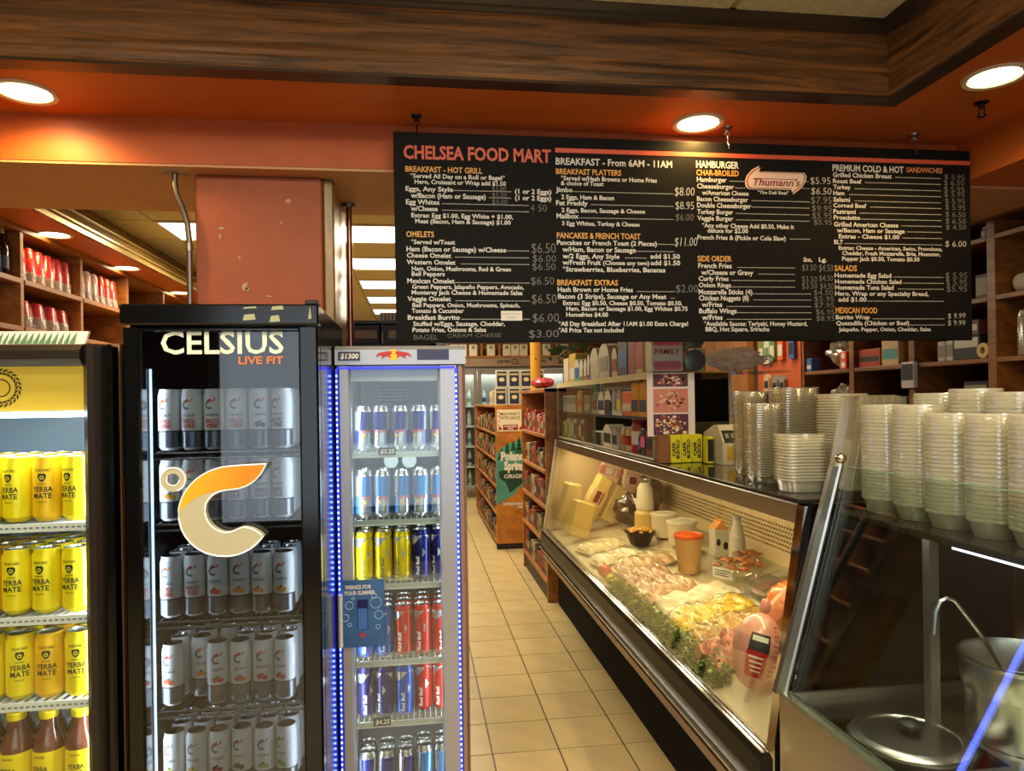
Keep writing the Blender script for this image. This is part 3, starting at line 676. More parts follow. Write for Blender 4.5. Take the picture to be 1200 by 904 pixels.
# ------------------------------------------------ tall black cooler of slim white cans
X0, X1, Y0, Y1, ZT = -.688, -.237, 1.80, 2.40, 1.812
cc = cooler('drink_cooler', 'tall black glass door cooler of slim white cans with a big raised letter', X0, X1, Y0, Y1, ZT, 0, 0, 0, BLK, mat('black_liner', (16, 16, 17), .35), [])
MB().bbox(X0-.003, X1+.003, Y0-.006, Y0+.05, 1.762, ZT, .004).build('header', BLK, cc, smooth=None)
DZ = 1.756
for i, (x, z, w_, h_) in enumerate(((-.411, 1.80, .033, .006), (-.411, 1.772, .03, .016), (-.345, 1.797, .03, .011), (-.349, 1.768, .025, .017), (-.258, 1.775, .008, .03))):
    MB().prism([(x, z), (x+w_, z+.002), (x+w_-.003, z+h_), (x+.004, z+h_-.002)], 'y', Y0-.0068, Y0-.0058).build('tape_residue', mat('tape_green', (150, 152, 116), .6), cc, smooth=None)
d = MB(); ramp_frame(d, X0, X1, -.648, -.283, .1, .16, DZ-.01, DZ, Y0, Y0+.045, .006)
dr = d.build('door_frame', BLK, cc, smooth=None)
SMOKE = pane('smoked_glass', (205, 210, 215), .055)
MB().box(-.648, -.283, Y0+.008, Y0+.013, .16, DZ-.01).build('pane', SMOKE, dr, smooth=None)
MB().bbox(X1-.03, X1+.002, Y0+.004, Y0+.05, ZT, ZT+.012, .003).build('hinge_cover', BLKM, cc, smooth=None)
LW = mat('door_lettering_white', (206, 212, 196), .5); LO = mat('door_lettering_orange', (214, 112, 40), .5)
MB().text('CELSIUS', -.603, Y0-.0006+.008, 1.694, .053, .284, bold=.018).build('door_lettering', LW, dr, smooth=None)
MB().text('LIVE FIT', -.425, Y0+.0074, 1.668, .018, .105, bold=.02).build('door_lettering', LO, dr, smooth=None)
# raised letter: outline from the photo in local mm
def bez(p, n=8):
    out = []
    for a, b, c_, d_ in p:
        for i in range(n):
            t = i/n; out.append(tuple((1-t)**3*a[k]+3*(1-t)**2*t*b[k]+3*(1-t)*t*t*c_[k]+t**3*d_[k] for k in (0, 1)))
    return out
def PXL(x, y):  # pixels of a 1200 wide crop of the letter (5.22 px each) to metres on the door
    return (-.559+(x-315)*.000374, 1.4265-(y-75)*.000384)
LO_ = [((850, 75), (700, 78), (600, 80), (560, 92)), ((560, 92), (420, 125), (330, 230), (315, 340)), ((315, 340), (300, 500), (420, 640), (600, 640)), ((600, 640), (700, 640), (780, 590), (825, 525)),
       ((825, 525), (790, 490), (740, 462), (700, 465)), ((700, 465), (650, 475), (640, 500), (580, 492)), ((580, 492), (500, 470), (455, 390), (480, 310)), ((480, 310), (510, 250), (560, 232), (620, 228)), ((620, 228), (720, 225), (800, 190), (850, 75))]
o_ = [PXL(*p) for p in bez(LO_)]
CRM = mat('letter_cream', (186, 178, 148), .45); WED = mat('letter_white_edge', (240, 240, 240), .4, emis=.35)
lt = MB().prism(o_, 'y', Y0-.022, Y0+.006).build('raised_letter', [CRM], dr, smooth=None)
top = [((850, 75), (700, 78), (600, 80), (560, 92)), ((560, 92), (420, 125), (330, 230), (315, 360)), ((315, 360), (330, 330), (400, 290), (430, 265)), ((430, 265), (500, 235), (560, 232), (620, 228)), ((620, 228), (720, 225), (800, 190), (850, 75))]
t_ = [PXL(*p) for p in bez(top)]
ORG = bpy.data.materials.new('letter_orange_fade'); ORG.use_nodes = True
_b = ORG.node_tree.nodes['Principled BSDF']; _tc = ORG.node_tree.nodes.new('ShaderNodeTexCoord'); _sx = ORG.node_tree.nodes.new('ShaderNodeSeparateXYZ'); _mr = ORG.node_tree.nodes.new('ShaderNodeMapRange'); _rp = ORG.node_tree.nodes.new('ShaderNodeValToRGB')
ORG.node_tree.links.new(_tc.outputs['Object'], _sx.inputs[0]); ORG.node_tree.links.new(_sx.outputs['X'], _mr.inputs[0]); ORG.node_tree.links.new(_mr.outputs[0], _rp.inputs[0]); ORG.node_tree.links.new(_rp.outputs[0], _b.inputs['Base Color'])
_mr.inputs[1].default_value = -.1; _mr.inputs[2].default_value = .06
_rp.color_ramp.elements[0].color = S(236, 180, 20); _rp.color_ramp.elements[1].color = S(240, 132, 10)
MB().prism(t_, 'y', Y0-.0225, Y0-.02).build('orange_flame', ORG, lt, smooth=None)
q = MB()
q.tube([(x, Y0-.0215, z) for x, z in o_]+[(o_[0][0], Y0-.0215, o_[0][1])], .0018, 5)
q.build('white_rim', WED, lt, smooth=None)
q = MB().lathe([(.0145, 0), (.0145, .016), (.0285, .016), (.0285, 0)], 32, cap=(False, False)); q.F += [(i, (i+1) % 32, 96+(i+1) % 32, 96+i) for i in range(32)]; q.M += [0]*32
q.xf(Matrix.Translation((-.5745, Y0+.006, 1.394)) @ Matrix.Rotation(PI/2, 4, 'X'))
rg = q.build('raised_degree_ring', CRM, dr)
q = MB().tube([(-.5745+.0285*math.cos(a), Y0-.0105, 1.394+.0285*math.sin(a)) for a in [i*PI/12-1.2 for i in range(17)]], .0016, 5).tube([(-.5745+.014*math.cos(a), Y0-.0105, 1.394+.014*math.sin(a)) for a in [i*PI/12+2.6 for i in range(15)]], .0012, 5)
q.build('white_rim', WED, rg, smooth=None)
WIRE = mat('grey_wire', (96, 98, 100), .35, .8)
CS = [1.458, 1.282, 1.042, .822, .60, .38]
for z in CS:
    q = MB()
    q.tube([(X0+.05, Y0+.06, z-.006), (X1-.05, Y0+.06, z-.006)], .003, 6).tube([(X0+.05, Y0+.06, z-.02), (X1-.05, Y0+.06, z-.02)], .003, 6).tube([(X0+.05, Y0+.3, z-.006), (X1-.05, Y0+.3, z-.006)], .003, 6)
    for i in range(17): q.tube([(X0+.055+i*.0216, Y0+.06, z-.003), (X0+.055+i*.0216, Y1-.05, z-.003)], .0017, 4)
    q.build('shelf', WIRE, cc, smooth=None)
MB().box(X0+.041, X0+.045, Y0+.055, Y0+.062, .2, 1.66).build('led_strip', mat('white_led_dim', (225, 240, 255), .4, emis=3.5, ecol=(205, 228, 255)), cc, smooth=None)
lo = area('cooler_lamp', (0, 0, 0), .03, 1.4, 1.3, (.82, .92, 1)); lo.parent = cc; lo.location = (-.17, .072, .95); lo.rotation_euler = (PI/2, 0, -.75)
lo = area('cooler_lamp', (0, 0, 0), .03, 1.4, 1.0, (.82, .92, 1)); lo.parent = cc; lo.location = (.17, .072, .95); lo.rotation_euler = (PI/2, 0, .75)
CANW = mat('white_can', (226, 228, 226), .3)
SWO = {}
def celsius(ci, fl, ft, txt):
    """white slim can: silver foot band, grey letter with coloured flame, wordmark, fruit"""
    def f():
        r, h = .0262, .152
        o = MB().lathe(can_mesh(r, h), 22, cap=(True, False)).build('drink_can', CANW, loc=(0, 0, 0))
        can_lid(r, h, 'lid', DARKLID, o)
        MB().lathe([(r+.0002, .007), (r+.0002, .046)], 22, cap=(False, False)).build('silver_band', mat('can_foot_silver', (150, 156, 160), .3, .9), o)
        MB().lathe([(r+.0004, .046), (r+.0004, .0485)], 22, cap=(False, False)).build('dark_line', INK, o)
        w_ = r+.0006
        def P(x, z): return (w_*math.sin(x/w_), -w_*math.cos(x/w_), z)
        q = MB(); g = [(-.004+.0115*math.cos(a), .112+.0115*math.sin(a)) for a in [PI*.55+i*PI*1.15/10 for i in range(11)]]
        gi = [(-.004+.006*math.cos(a), .112+.006*math.sin(a)) for a in [PI*.55+i*PI*1.15/10 for i in range(11)]]
        for i in range(10): q.add([P(*g[i]), P(*g[i+1]), P(*gi[i+1]), P(*gi[i])], [(0, 1, 2, 3)])
        q.build('letter_mark', mat('mark_grey', (110, 116, 120), .5), o, smooth=None)
        q = MB().add([P(-.012, .122), P(-.004, .127), P(.012, .129), P(.008, .121), P(-.002, .1195), P(-.010, .115)], [(0, 5, 4, 3, 2, 1)])
        q.build('flame_mark', mat('flame_%d' % fl[0], fl[1], .5), o, smooth=None)
        q = MB().text('CELSIUS', -.016, 0, .084, .0055, .032, wrap=w_, bold=.02)
        q.build('print', mat('mark_dark', (70, 74, 78), .5), o, smooth=None)
        if txt:
            q = MB()
            for i, t in enumerate(txt): q.text(t, -.016, 0, .067-.012*i, .010, .032, wrap=w_, bold=.03, slant=.15)
            q.build('flavour_print', mat('fruit_%d' % ci, ft, .5), o, smooth=None)
        else:
            q = MB()
            for (dx, dz, rr, mi) in ((-.006, .062, .0078, 0), (.007, .06, .0072, 1), (.0, .068, .004, 2)):
                q.add([P(dx+rr*math.cos(a), dz+rr*math.sin(a)*.85) for a in [i*PI/6 for i in range(12)]], [tuple(range(12))], mi)
            q.build('fruit_print', [mat('fruit_%d' % ci, ft, .5), mat('fruit_b_%d' % ci, tuple(min(255, int(c*1.12)) for c in ft), .5), mat('fruit_leaf', (70, 110, 50), .5)], o, smooth=None)
        return o
    return f
KC = {'trop': (0, (0, (214, 110, 40)), (206, 92, 70), ('TROPICAL', 'VIBE')), 'peach': (1, (1, (206, 52, 48)), (206, 60, 52), ('PEACH', 'VIBE')), 'cola': (2, (1, (206, 52, 48)), (92, 40, 40), None), 'arct': (3, (2, (60, 66, 70)), (40, 44, 60), ('ARCTIC', 'VIBE')),
      'orange': (4, (3, (226, 128, 40)), (232, 146, 40), None), 'grape': (5, (1, (206, 52, 48)), (206, 84, 40), None), 'water': (6, (1, (206, 52, 48)), (206, 60, 50), None), 'straw': (7, (3, (226, 128, 40)), (196, 40, 40), None), 'kiwi': (8, (4, (90, 120, 50)), (130, 170, 60), None), 'berry': (9, (1, (206, 52, 48)), (150, 34, 40), None), 'lemon': (10, (5, (150, 130, 140)), (216, 180, 90), None), 'flav': (11, (1, (206, 52, 48)), (120, 40, 44), ('SPARKL', 'COLA'))}
CROWS = [['trop', 'trop', 'peach', 'peach', 'cola', 'arct'], ['orange', 'cola', 'peach', 'flav', 'flav', 'flav'], ['trop', 'peach', 'grape', 'orange', 'orange', 'orange'], ['grape', 'orange', 'water', 'water', 'straw', 'straw'], ['lemon', 'lemon', 'berry', 'cola', 'kiwi', 'kiwi']]
rown = ['top', 'second', 'third', 'fourth', 'fifth']
for ri, row in enumerate(CROWS):
    for ci, k in enumerate(row):
        x = -.615+.0546*ci; y = Y0+.098
        if ri == 3 and ci == 1: y += .05
        rz = R.uniform(-.25, .25)-(.25 if ci == 5 else 0)
        put('c_'+k, celsius(*KC[k]), (x+R.uniform(-.0008, .0008), y+R.uniform(-.004, .004), CS[ri]+.0005), rz, 'slim white can, %s from the left in the front of the %s row, black cooler' % (ORD[ci], rown[ri]), 'can', 'front slim white cans')
    for dpt in (1, 2):
        for ci in range(6):
            if ri == 3 and ci == 2 and dpt == 1: continue
            put('c_plain', plain_can(.0262, .152, CANW, DARKLID if ri > 1 else ALU), (-.615+.0546*ci+R.uniform(-.0008, .0008), Y0+.098+.06*dpt+(.05 if ri == 3 and ci == 1 else 0), CS[ri]+.0005), 0, 'slim white can %s the %s from the left, %s row, black cooler' % ('right behind' if dpt == 1 else 'two behind', ORD[ci], rown[ri]), 'can', 'rear slim cans of the %s row' % rown[ri])
# ------------------------------------------------ silver cooler with blue light strips
X0, X1, Y0, Y1, ZT = -.232, .146, 2.12, 2.62, 1.735
RBM = mat('silver_grey_plastic', (168, 168, 172), .3, .55)
RBS = mat('silver_side', (150, 146, 146), .35, .5)
rc = cooler('drink_cooler', 'slim silver cooler of energy drink cans edged with blue light strips', X0, X1, Y0, Y1, ZT-.03, 0, 0, 0, RBS, mat('rb_liner', (140, 150, 166), .35), [], door_t=.045)
hp = [(Y0+.06, 1.68), (Y0-.002, 1.68), (Y0-.002, ZT-.012), (Y0+.012, ZT), (Y0+.1, ZT+.004), (Y0+.1, 1.68)]
hd = MB().prism(hp, 'x', X0, X1).build('header', RBM, rc, smooth=None)
MB().box(.004, .097, Y0-.0032, Y0-.001, 1.693, 1.724).build('navy_panel', mat('navy_panel', (44, 48, 84), .4), hd, smooth=None)
TAGM = mat('tag_dark', (52, 56, 70), .5)
def price_tag(parent, x, y, z, w_, h_, txt, name='price_tag'):
    a = MB().box(x, x+w_, y-.003, y, z, z+h_).build(name, TAGM, parent, smooth=None)
    MB().text(txt, x+w_*.1, y-.0036, z+h_*.22, h_*.55, w_*.82, bold=.03, slant=.15).build('digits', WHITE, a, smooth=None)
price_tag(hd, -.222, Y0-.002, 1.692, .062, .026, '$1300')
# charging bulls and sun
RED = mat('bull_red', (176, 34, 40), .5); SUN = mat('sun_yellow', (238, 180, 40), .5)
q = MB().add([(-.0635+.0165*math.cos(a), Y0-.0035, 1.7085+.0165*math.sin(a)) for a in [i*PI/14 for i in range(28)]], [tuple(range(28))])
q.build('sun_disc', SUN, hd, smooth=None)
bull = [(0, 4), (3, 8), (8, 9.5), (14, 11), (22, 12), (29, 15), (34, 14), (38, 16), (41, 13), (40, 9), (43, 6), (41, 3), (37, 4), (36, -1), (40, -6), (37, -9), (33, -5), (30, -3), (22, -3), (19, -8), (13, -11), (11, -8), (15, -5), (12, -1), (7, 1), (2, -3), (-6, -5), (-3, -1)]
for s in (1, -1):
    q = MB(); P = [(-.0635-s*(.047-.001*x), Y0-.0042, 1.7065+.00085*z) for x, z in bull]
    q.add(P, [tuple(range(len(P))) if s > 0 else tuple(range(len(P)-1, -1, -1))])
    q.build('bull_emblem', RED, hd, smooth=None)
d = MB(); ramp_frame(d, X0+.006, .123, -.189, .064, .1, .16, 1.672, 1.676, Y0, Y0+.04, .008)
dr = d.build('door_frame', RBM, rc, smooth=None)
MB().box(-.189, .064, Y0+.012, Y0+.017, .16, 1.672).build('pane', GLASS, dr, smooth=None)
MB().box(-.189, .064, Y0+.0185, Y0+.02, 1.632, 1.672).build('top_mask', mat('mask_grey', (150, 156, 172), .4), dr, smooth=None)
# curved silver jamb on the right, its pinkish reflection mixed into the colour
MB().prism([(.124, Y0+.004), (.135, Y0+.006), (.143, Y0+.014), (.146, Y0+.03), (.146, Y0+.048), (.124, Y0+.048)], 'z', .1, 1.676).build('side_jamb', mat('jamb_reflection_tint', (172, 140, 126), .3, .6), rc, smooth=None)
LB = mat('led_tape_blue', (20, 20, 160), .4, emis=2.2, ecol=(40, 50, 255)); LD = mat('led_dot_blue', (120, 150, 255), .4, emis=14, ecol=(100, 140, 255))
for x in (-.2275, .1165):
    st = MB().box(x-.003, x+.003, Y0-.004, Y0-.0003, .15, 1.668).build('led_strip', LB, rc, smooth=None)
    q = MB()
    for i in range(95): q.box(x-.0018, x+.0018, Y0-.0048, Y0-.0038, .16+i*.0158, .166+i*.0158)
    q.build('led_dots', LD, st, smooth=None)
st = MB().box(-.224, .113, Y0-.004, Y0-.0003, 1.668, 1.674).build('led_strip', LB, rc, smooth=None)
lo = area('led_lamp', (0, 0, 0), .02, 1.4, 1.2, (.1, .15, 1)); lo.parent = rc; lo.location = (.165, -.012, .95); lo.rotation_euler = (PI/2, 0, PI)
# vent and interior light
vt = MB().box(-.125, -.025, Y0+.27, Y0+.275, 1.565, 1.622).build('vent_plate', mat('vent_grey', (120, 124, 130), .5), rc, smooth=None)
q = MB()
for i in range(5): q.box(-.12, -.03, Y0+.267, Y0+.27, 1.57+i*.011, 1.5755+i*.011)
q.build('slats', BLKM, vt, smooth=None)
lo = area('cooler_lamp', (0, 0, 0), .02, 1.4, 1.5, (.86, .93, 1)); lo.parent = rc; lo.location = (-.14, .06, .95); lo.rotation_euler = (PI/2, 0, -.7)
lo = area('cooler_lamp', (0, 0, 0), .02, 1.4, 1.5, (.86, .93, 1)); lo.parent = rc; lo.location = (.125, .06, .95); lo.rotation_euler = (PI/2, 0, .7)
RS = [1.425, 1.222, 1.03, .802, .62, .38]
for si, z in enumerate(RS):
    q = MB().tube([(X0+.042, Y0+.056, z-.006), (X1-.042, Y0+.056, z-.006)], .0035, 6).box(X0+.042, X1-.042, Y0+.052, Y0+.057, z-.02, z-.003)
    for i in range(18): q.tube([(X0+.046+i*.0165, Y0+.056, z-.002), (X0+.046+i*.0165, Y1-.05, z-.002)], .0014, 4)
    sh = q.build('shelf', SHW, rc, smooth=None)
    MB().box(X0+.042, X1-.042, Y0+.049, Y0+.0515, z-.015, z+.022).build('acrylic_lip', ACRYL, sh, smooth=None)
    if si == 0: price_tag(sh, -.114, Y0+.0485, z-.012, .05, .022, '$3.25')
    if si == 4: price_tag(sh, -.14, Y0+.0485, z-.012, .05, .024, '$4.25')
    if si == 2: MB().text('FOR YOUR SUMMER', -.092, Y0+.0486, z+.006, .008, .075, bold=.02).build('lip_print', PAPER, sh, smooth=None)
BLUE = mat('rb_blue', (24, 40, 130), .25, .5); SILV = mat('rb_silver', (196, 200, 206), .25, .8); SKY = mat('rb_sky', (60, 130, 206), .25, .5); RYEL = mat('rb_yellow', (226, 200, 20), .28, .5); RRED = mat('rb_red', (196, 38, 34), .28, .5); NAVY = mat('rb_navy', (28, 32, 104), .25, .5); COB = mat('rb_cobalt', (36, 90, 190), .25, .5)
RTXT = mat('rb_print_red', (196, 36, 50), .5)
def rb_quad(r, h, a, b):
    """can in four slanted quarters"""
    def f():
        n = 24; q = MB(); prof = can_mesh(r, h)
        zs = [.012, h*.45, h-.017]
        q.lathe(prof[:3], n, cap=(True, False), m=2); q.lathe(prof[3:], n, cap=(False, False), m=2)
        for k in range(2):
            for i in range(n):
                a0, a1 = 2*PI*i/n, 2*PI*(i+1)/n; quad = ((i+3)//6) % 2
                V = [(r*math.cos(a0+s), r*math.sin(a0+s), z) for z, s in ((zs[k], .12*k), (zs[k+1], .12*(k+1)))]+[(r*math.cos(a1+s), r*math.sin(a1+s), z) for z, s in ((zs[k+1], .12*(k+1)), (zs[k], .12*k))]
                q.add(V, [(0, 3, 2, 1)], (quad+k) % 2)
        o = q.build('drink_can', [a, b, ALU], loc=(0, 0, 0))
        can_lid(r, h, 'lid', ALU, o)
        MB().text('Red Bull', -.019, 0, h*.40, .009, .038, wrap=r+.0005, bold=.03).build('print', RTXT, o, smooth=None)
        MB().add([(-.006+.005*math.cos(t_), -math.sqrt((r+.0008)**2-(-.006+.005*math.cos(t_))**2), h*.33+.005*math.sin(t_)) for t_ in [i*PI/5 for i in range(10)]], [tuple(range(10))]).build('sun_print', SUN, o, smooth=None)
        return o
    return f
def rb_solid(r, h, a, txt, tm):
    def f():
        o = MB().lathe(can_mesh(r, h), 22, cap=(True, False)).build('drink_can', a, loc=(0, 0, 0))
        can_lid(r, h, 'lid', ALU, o)
        q = MB(); n = 12; w_ = r+.0004
        P = lambda t, z: (w_*math.sin(t), -w_*math.cos(t), z)
        for i in range(n):
            t0, t1 = -1.5+3*i/n, -1.5+3*(i+1)/n
            lo0, lo1 = h*(.80+.10*math.sin(t0*2.2+.8)), h*(.80+.10*math.sin(t1*2.2+.8))
            q.add([P(t0, lo0), P(t1, lo1), P(t1, h-.0165), P(t0, h-.0165)], [(0, 1, 2, 3)])
        q.build('silver_shoulder', SILV, o)
        m_ = MB().text('Red Bull', 0, 0, 0, .010, .055, bold=.03)
        m_.V = [P(-.25-b_/w_, h*.1+a_) for a_, _, b_ in m_.V]
        m_.build('print', tm, o, smooth=None)
        m2 = MB().add([P(.12, h*.45), P(.5, h*.55), P(.12, h*.65)], [(0, 1, 2)]); m2.build('triangle_print', SILV, o, smooth=None)
        return o
    return f
WP_ = mat('rb_white_print', (220, 224, 230), .5)
K = {'b': rb_quad(.0262, .134, BLUE, SILV), 's': rb_quad(.0264, .142, SKY, SILV), 'y': rb_solid(.0268, .148, RYEL, 0, mat('rb_grey_print', (110, 104, 60), .5)), 'n': rb_solid(.0268, .150, NAVY, 0, WP_), 'c': rb_solid(.0268, .150, COB, 0, WP_), 'r': rb_solid(.0268, .150, RRED, 0, WP_)}
KN = {'b': 'blue and silver', 's': 'sky blue', 'y': 'yellow', 'n': 'navy blue', 'c': 'bright blue', 'r': 'red'}
RROWS = ['bbbbb', 'sssss', 'yyynn', 'ccrrr', 'nncrr', 'bbbss']
RXS = [-.162, -.106, -.049, .008, .064]
for ri, row in enumerate(RROWS):
    for ci, k in enumerate(row):
        for dpt in range(3 if ri in (2, 3) else 2):
            yy = Y0+.098+.057*dpt
            if ri == 4 and ci >= 3: yy += .03
            lab = 'slim %s can, %s from left, front of %s row, silver cooler' % (KN[k], ORD[ci], ORD[ri] if ri else 'top') if dpt == 0 else 'slim %s can %s the %s from left, %s row, silver cooler' % (KN[k], 'right behind' if dpt == 1 else 'two behind', ORD[ci], ORD[ri] if ri else 'top')
            put('r_'+k, K[k], (RXS[ci]+R.uniform(-.001, .001), yy, RS[ri]+.0005), R.uniform(-.5, .5), lab, 'can', 'front cans of the silver cooler' if dpt == 0 else 'rear %s cans of row %d' % (KN[k], ri+1))
# two cans lying on top of the second row, ends to the front
for i, x in enumerate((-.079, -.024)):
    o = put('r_s', K['s'], (x, Y0+.085, RS[1]+.1425+.0268), 0, 'sky blue can lying on the second row end-on, %s one of two' % ('left' if i == 0 else 'right'), 'can', 'cans lying on the second row')
    o.rotation_euler = (PI/2, 0, 0); o.location.y = Y0+.235
# poster and handle on the door
po = thing('drink_poster', 'small blue summer poster with a can and bubbles stuck on the silver cooler door', 'poster', (-.17, Y0-.004, .863))
PB = mat('poster_blue', (52, 96, 150), .4, var=.3, vscale=14)
sheet = MB().box(-.223, -.101, Y0-.0075, Y0-.005, .863, 1.057).build('sheet', PB, po, smooth=None)
MB().text('WIINGS FOR', -.212, Y0-.0085, 1.032, .011, .075, bold=.03).text('YOUR SUMMER.', -.215, Y0-.0085, 1.015, .011, .09, bold=.03).build('lettering', PAPER, po, smooth=None)
MB().bbox(-.178, -.148, Y0-.0092, Y0-.0075, .915, 1.0, .004).build('can_picture', MATS['rb_navy'], po, smooth=None)
MB().box(-.176, -.15, Y0-.0096, Y0-.0092, .915, .975).build('can_picture_band', mat('poster_can_blue', (60, 110, 190), .4), po, smooth=None)
MB().lathe([(.0015, 0), (.0015, .001)], 4).add([(-.163+.008*math.cos(a), Y0-.0085, .898+.006*math.sin(a)) for a in [i*PI/5 for i in range(10)]], [tuple(range(10))]).build('seal', RTXT, po, smooth=None)
q = MB()
for (x, z, r_) in ((-.125, .99, .016), (-.117, .955, .012), (-.2, .985, .011), (-.212, .95, .010), (-.2, .93, .005), (-.12, .92, .006), (-.13, 1.01, .007), (-.19, 1.005, .004)):
    q.tube([(x+r_*math.cos(a), Y0-.0085, z+r_*math.sin(a)) for a in [i*PI/8 for i in range(17)]], .0009, 4)
q.build('bubbles', mat('bubble_blue', (170, 206, 230), .3), po, smooth=None)
hl = MB().prism([(-.2295, Y0-.001), (-.2295, Y0-.03), (-.2235, Y0-.036), (-.2185, Y0-.03), (-.2185, Y0-.012), (-.222, Y0-.009)], 'z', .872, 1.02).build('handle', WHITE, dr, smooth=None)

# ================================================================== LEFT SHELVES
ws = thing('cup_shelf', 'long built-in pine shelf of paper cups along the left wall', 'shelf', (-2.48, 6.0, 0))
for y in (3.74, 4.385, 5.115, 5.887, 6.689, 7.46, 8.23):
    MB().bbox(-2.75, -2.2, y-.018, y+.018, 0, 2.565, .003).build('upright', PINE, ws, smooth=None)
for z in (2.03, 2.30, 1.72, 1.35, .95, .5, .1):
    for y0, y1 in ((3.76, 4.366), (4.404, 5.096), (5.134, 5.868), (5.906, 6.67), (6.708, 7.44), (7.48, 8.21)):
        MB().bbox(-2.75, -2.195, y0, y1, z-.03, z, .003).build('shelf', PINE, ws, smooth=None)
MB().box(-2.77, -2.751, 3.72, 8.25, 0, 2.599).build('back_panel', PINEX, ws, smooth=None)
MB().box(-2.75, -2.19, 3.72, 8.25, 2.5655, 2.599).build('header', PINE, ws, smooth=None)
CUPR = mat('cup_red', (206, 24, 34), .35, var=.25, vscale=40); CUPW = mat('cup_rim_white', (186, 174, 158), .5)
WRAP = pane('plastic_sleeve', (252, 246, 246), .06, .14, .03)
def cup_stack(r, hr, hb, body, wrap=True):
    def f():
        o = thing('cup_stack', '', 'cup stack', (0, 0, 0))
        pr = [(r*.9, 0)]
        n = max(4, int(hr/.0085))
        for i in range(n): pr += [(r, i*hr/n+.001), (r, i*hr/n+hr/n*.55), (r*.93, i*hr/n+hr/n*.6), (r*.93, (i+1)*hr/n)]
        MB().lathe(pr, 18).build('stacked_rims', CUPW, o)
        MB().lathe([(r*.9, hr), (r*.72, hr+hb*.92), (r*.66, hr+hb), (r*.2, hr+hb*.99)], 18).build('cup_body', body, o)
        if wrap:
            MB().lathe([(r*1.03, .002), (r*1.04, hr*.8), (r*.98, hr), (r*.85, hr+hb*.8), (r*.5, hr+hb*1.05), (r*.12, hr+hb*1.16)], 14, cap=(False, True), wob=lambda a, z: 1+.03*math.sin(5*a+z*80)).build('plastic_sleeve', WRAP, o)
        return o
    return f
WHC = mat('cup_printed', (222, 190, 180), .5, var=.3, vscale=60)
for i in range(6):
    put('cupA', cup_stack(.050, .065, .14, CUPR), (-2.27, 4.46+i*.108, 2.3005), 0, '%s sleeved stack of red cups from the left on the upper shelf' % ORD[i], 'cup stack', 'red cup stacks')
for i in range(6):
    put('cupB' if i < 3 else 'cupC', cup_stack(.050, .065, .14, WHC if i < 3 else CUPR), (-2.27, 5.20+i*.108, 2.3005), 0, ('%s white sleeved cup stack on the second upper shelf' if i < 3 else '%s red sleeved cup stack on the second upper shelf') % ORD[i % 3], 'cup stack', 'cup stacks in the second bay')
for i in range(4):
    put('bowlA' if i < 3 else 'bowlB', cup_stack(.068 if i < 3 else .056, .075, .085, CUPR), (-2.28, 4.5+i*.155, 2.0305), 0, '%s sleeved stack of wide red bowls on the lower cup shelf' % ORD[i], 'cup stack', 'red bowl stacks')
DKB = mat('dark_glass_bottle', (24, 30, 24), .12, coat=.5)
def wine():
    o = MB().lathe([(.033, 0), (.036, .01), (.036, .14), (.03, .17), (.014, .2), (.0135, .25)], 16).build('glass_bottle', DKB, loc=(0, 0, 0))
    MB().lathe([(.0365, .04), (.0365, .11)], 16, cap=(False, False)).build('label_band', mat('bottle_label_blue', (70, 96, 120), .5), o)
    MB().lathe([(.0155, .235), (.0155, .262)], 12).build('cap', mat('bottle_cap_gold', (190, 160, 80), .3, .7), o)
    return o
for i in range(4):
    put('wine', wine, (-2.26, 4.04+i*.085, 2.3005), 0, '%s dark bottle from the left in the corner of the upper shelf' % ORD[i], 'bottle', 'dark bottles on the cup shelf')
def carton(name, x0, x1, y0, y1, z0, z1, m, lab, cat, face='-x', band=None, band2=None, txt=None, tm=None, group=None):
    """printed carton: bevelled body, glued-on label panels and lettering on its front"""
    t = MB().bbox(x0, x1, y0, y1, z0, z1, min(.004, (x1-x0)*.2, (y1-y0)*.2)).build(name, m, smooth=None)
    tag(t, lab, cat, group)
    H_ = z1-z0
    def panel(a, b, u0, u1, mm, nm):
        e = .0008
        if face == '-x': MB().box(x0-e, x0, y0+(y1-y0)*u0, y0+(y1-y0)*u1, z0+H_*a, z0+H_*b).build(nm, mm, t, smooth=None)
        else: MB().box(x0+(x1-x0)*u0, x0+(x1-x0)*u1, y0-e, y0, z0+H_*a, z0+H_*b).build(nm, mm, t, smooth=None)
    if band: panel(band[0], band[1], .06, .94, band[2], 'label_panel')
    if band2: panel(band2[0], band2[1], .06, .94, band2[2], 'label_panel')
    if txt:
        if face == '-x': MB().text(txt, x0-.0012, y1-(y1-y0)*.12, z0+H_*.42, H_*.1, (y1-y0)*.76, '-x', .02).build('print', tm or INK, t, smooth=None)
        else: MB().text(txt, x0+(x1-x0)*.1, y0-.0012, z0+H_*.42, H_*.12, (x1-x0)*.8, '-y', .02).build('print', tm or INK, t, smooth=None)
    return t
def C(n, c, r=.5, **k): return mat('c_'+n, c, r, **k)
CW, CG, CY, CR_, CB, CO, CT, CN, CK, CL, CGR, CP = C('white', (200, 194, 176)), C('grey', (140, 136, 126)), C('yellow', (200, 164, 54)), C('red', (150, 36, 34)), C('blue', (54, 96, 160)), C('orange', (212, 92, 40)), C('teal', (80, 150, 150)), C('navy', (36, 42, 70)), C('black', (28, 26, 26)), C('lilac', (176, 168, 180)), C('green', (96, 130, 60)), C('pink', (214, 90, 130))
CLIM, CTAN, CBR = C('lime', (186, 196, 40)), C('tan', (206, 176, 122)), C('brown', (120, 76, 36))
carton('tea_box', -2.6, -2.3, 5.93, 6.0, 2.3005, 2.46, C('paleg', (200, 206, 170)), 'pale green printed box standing right of the cups on the left shelf', 'box', band=(.2, .7, CGR))
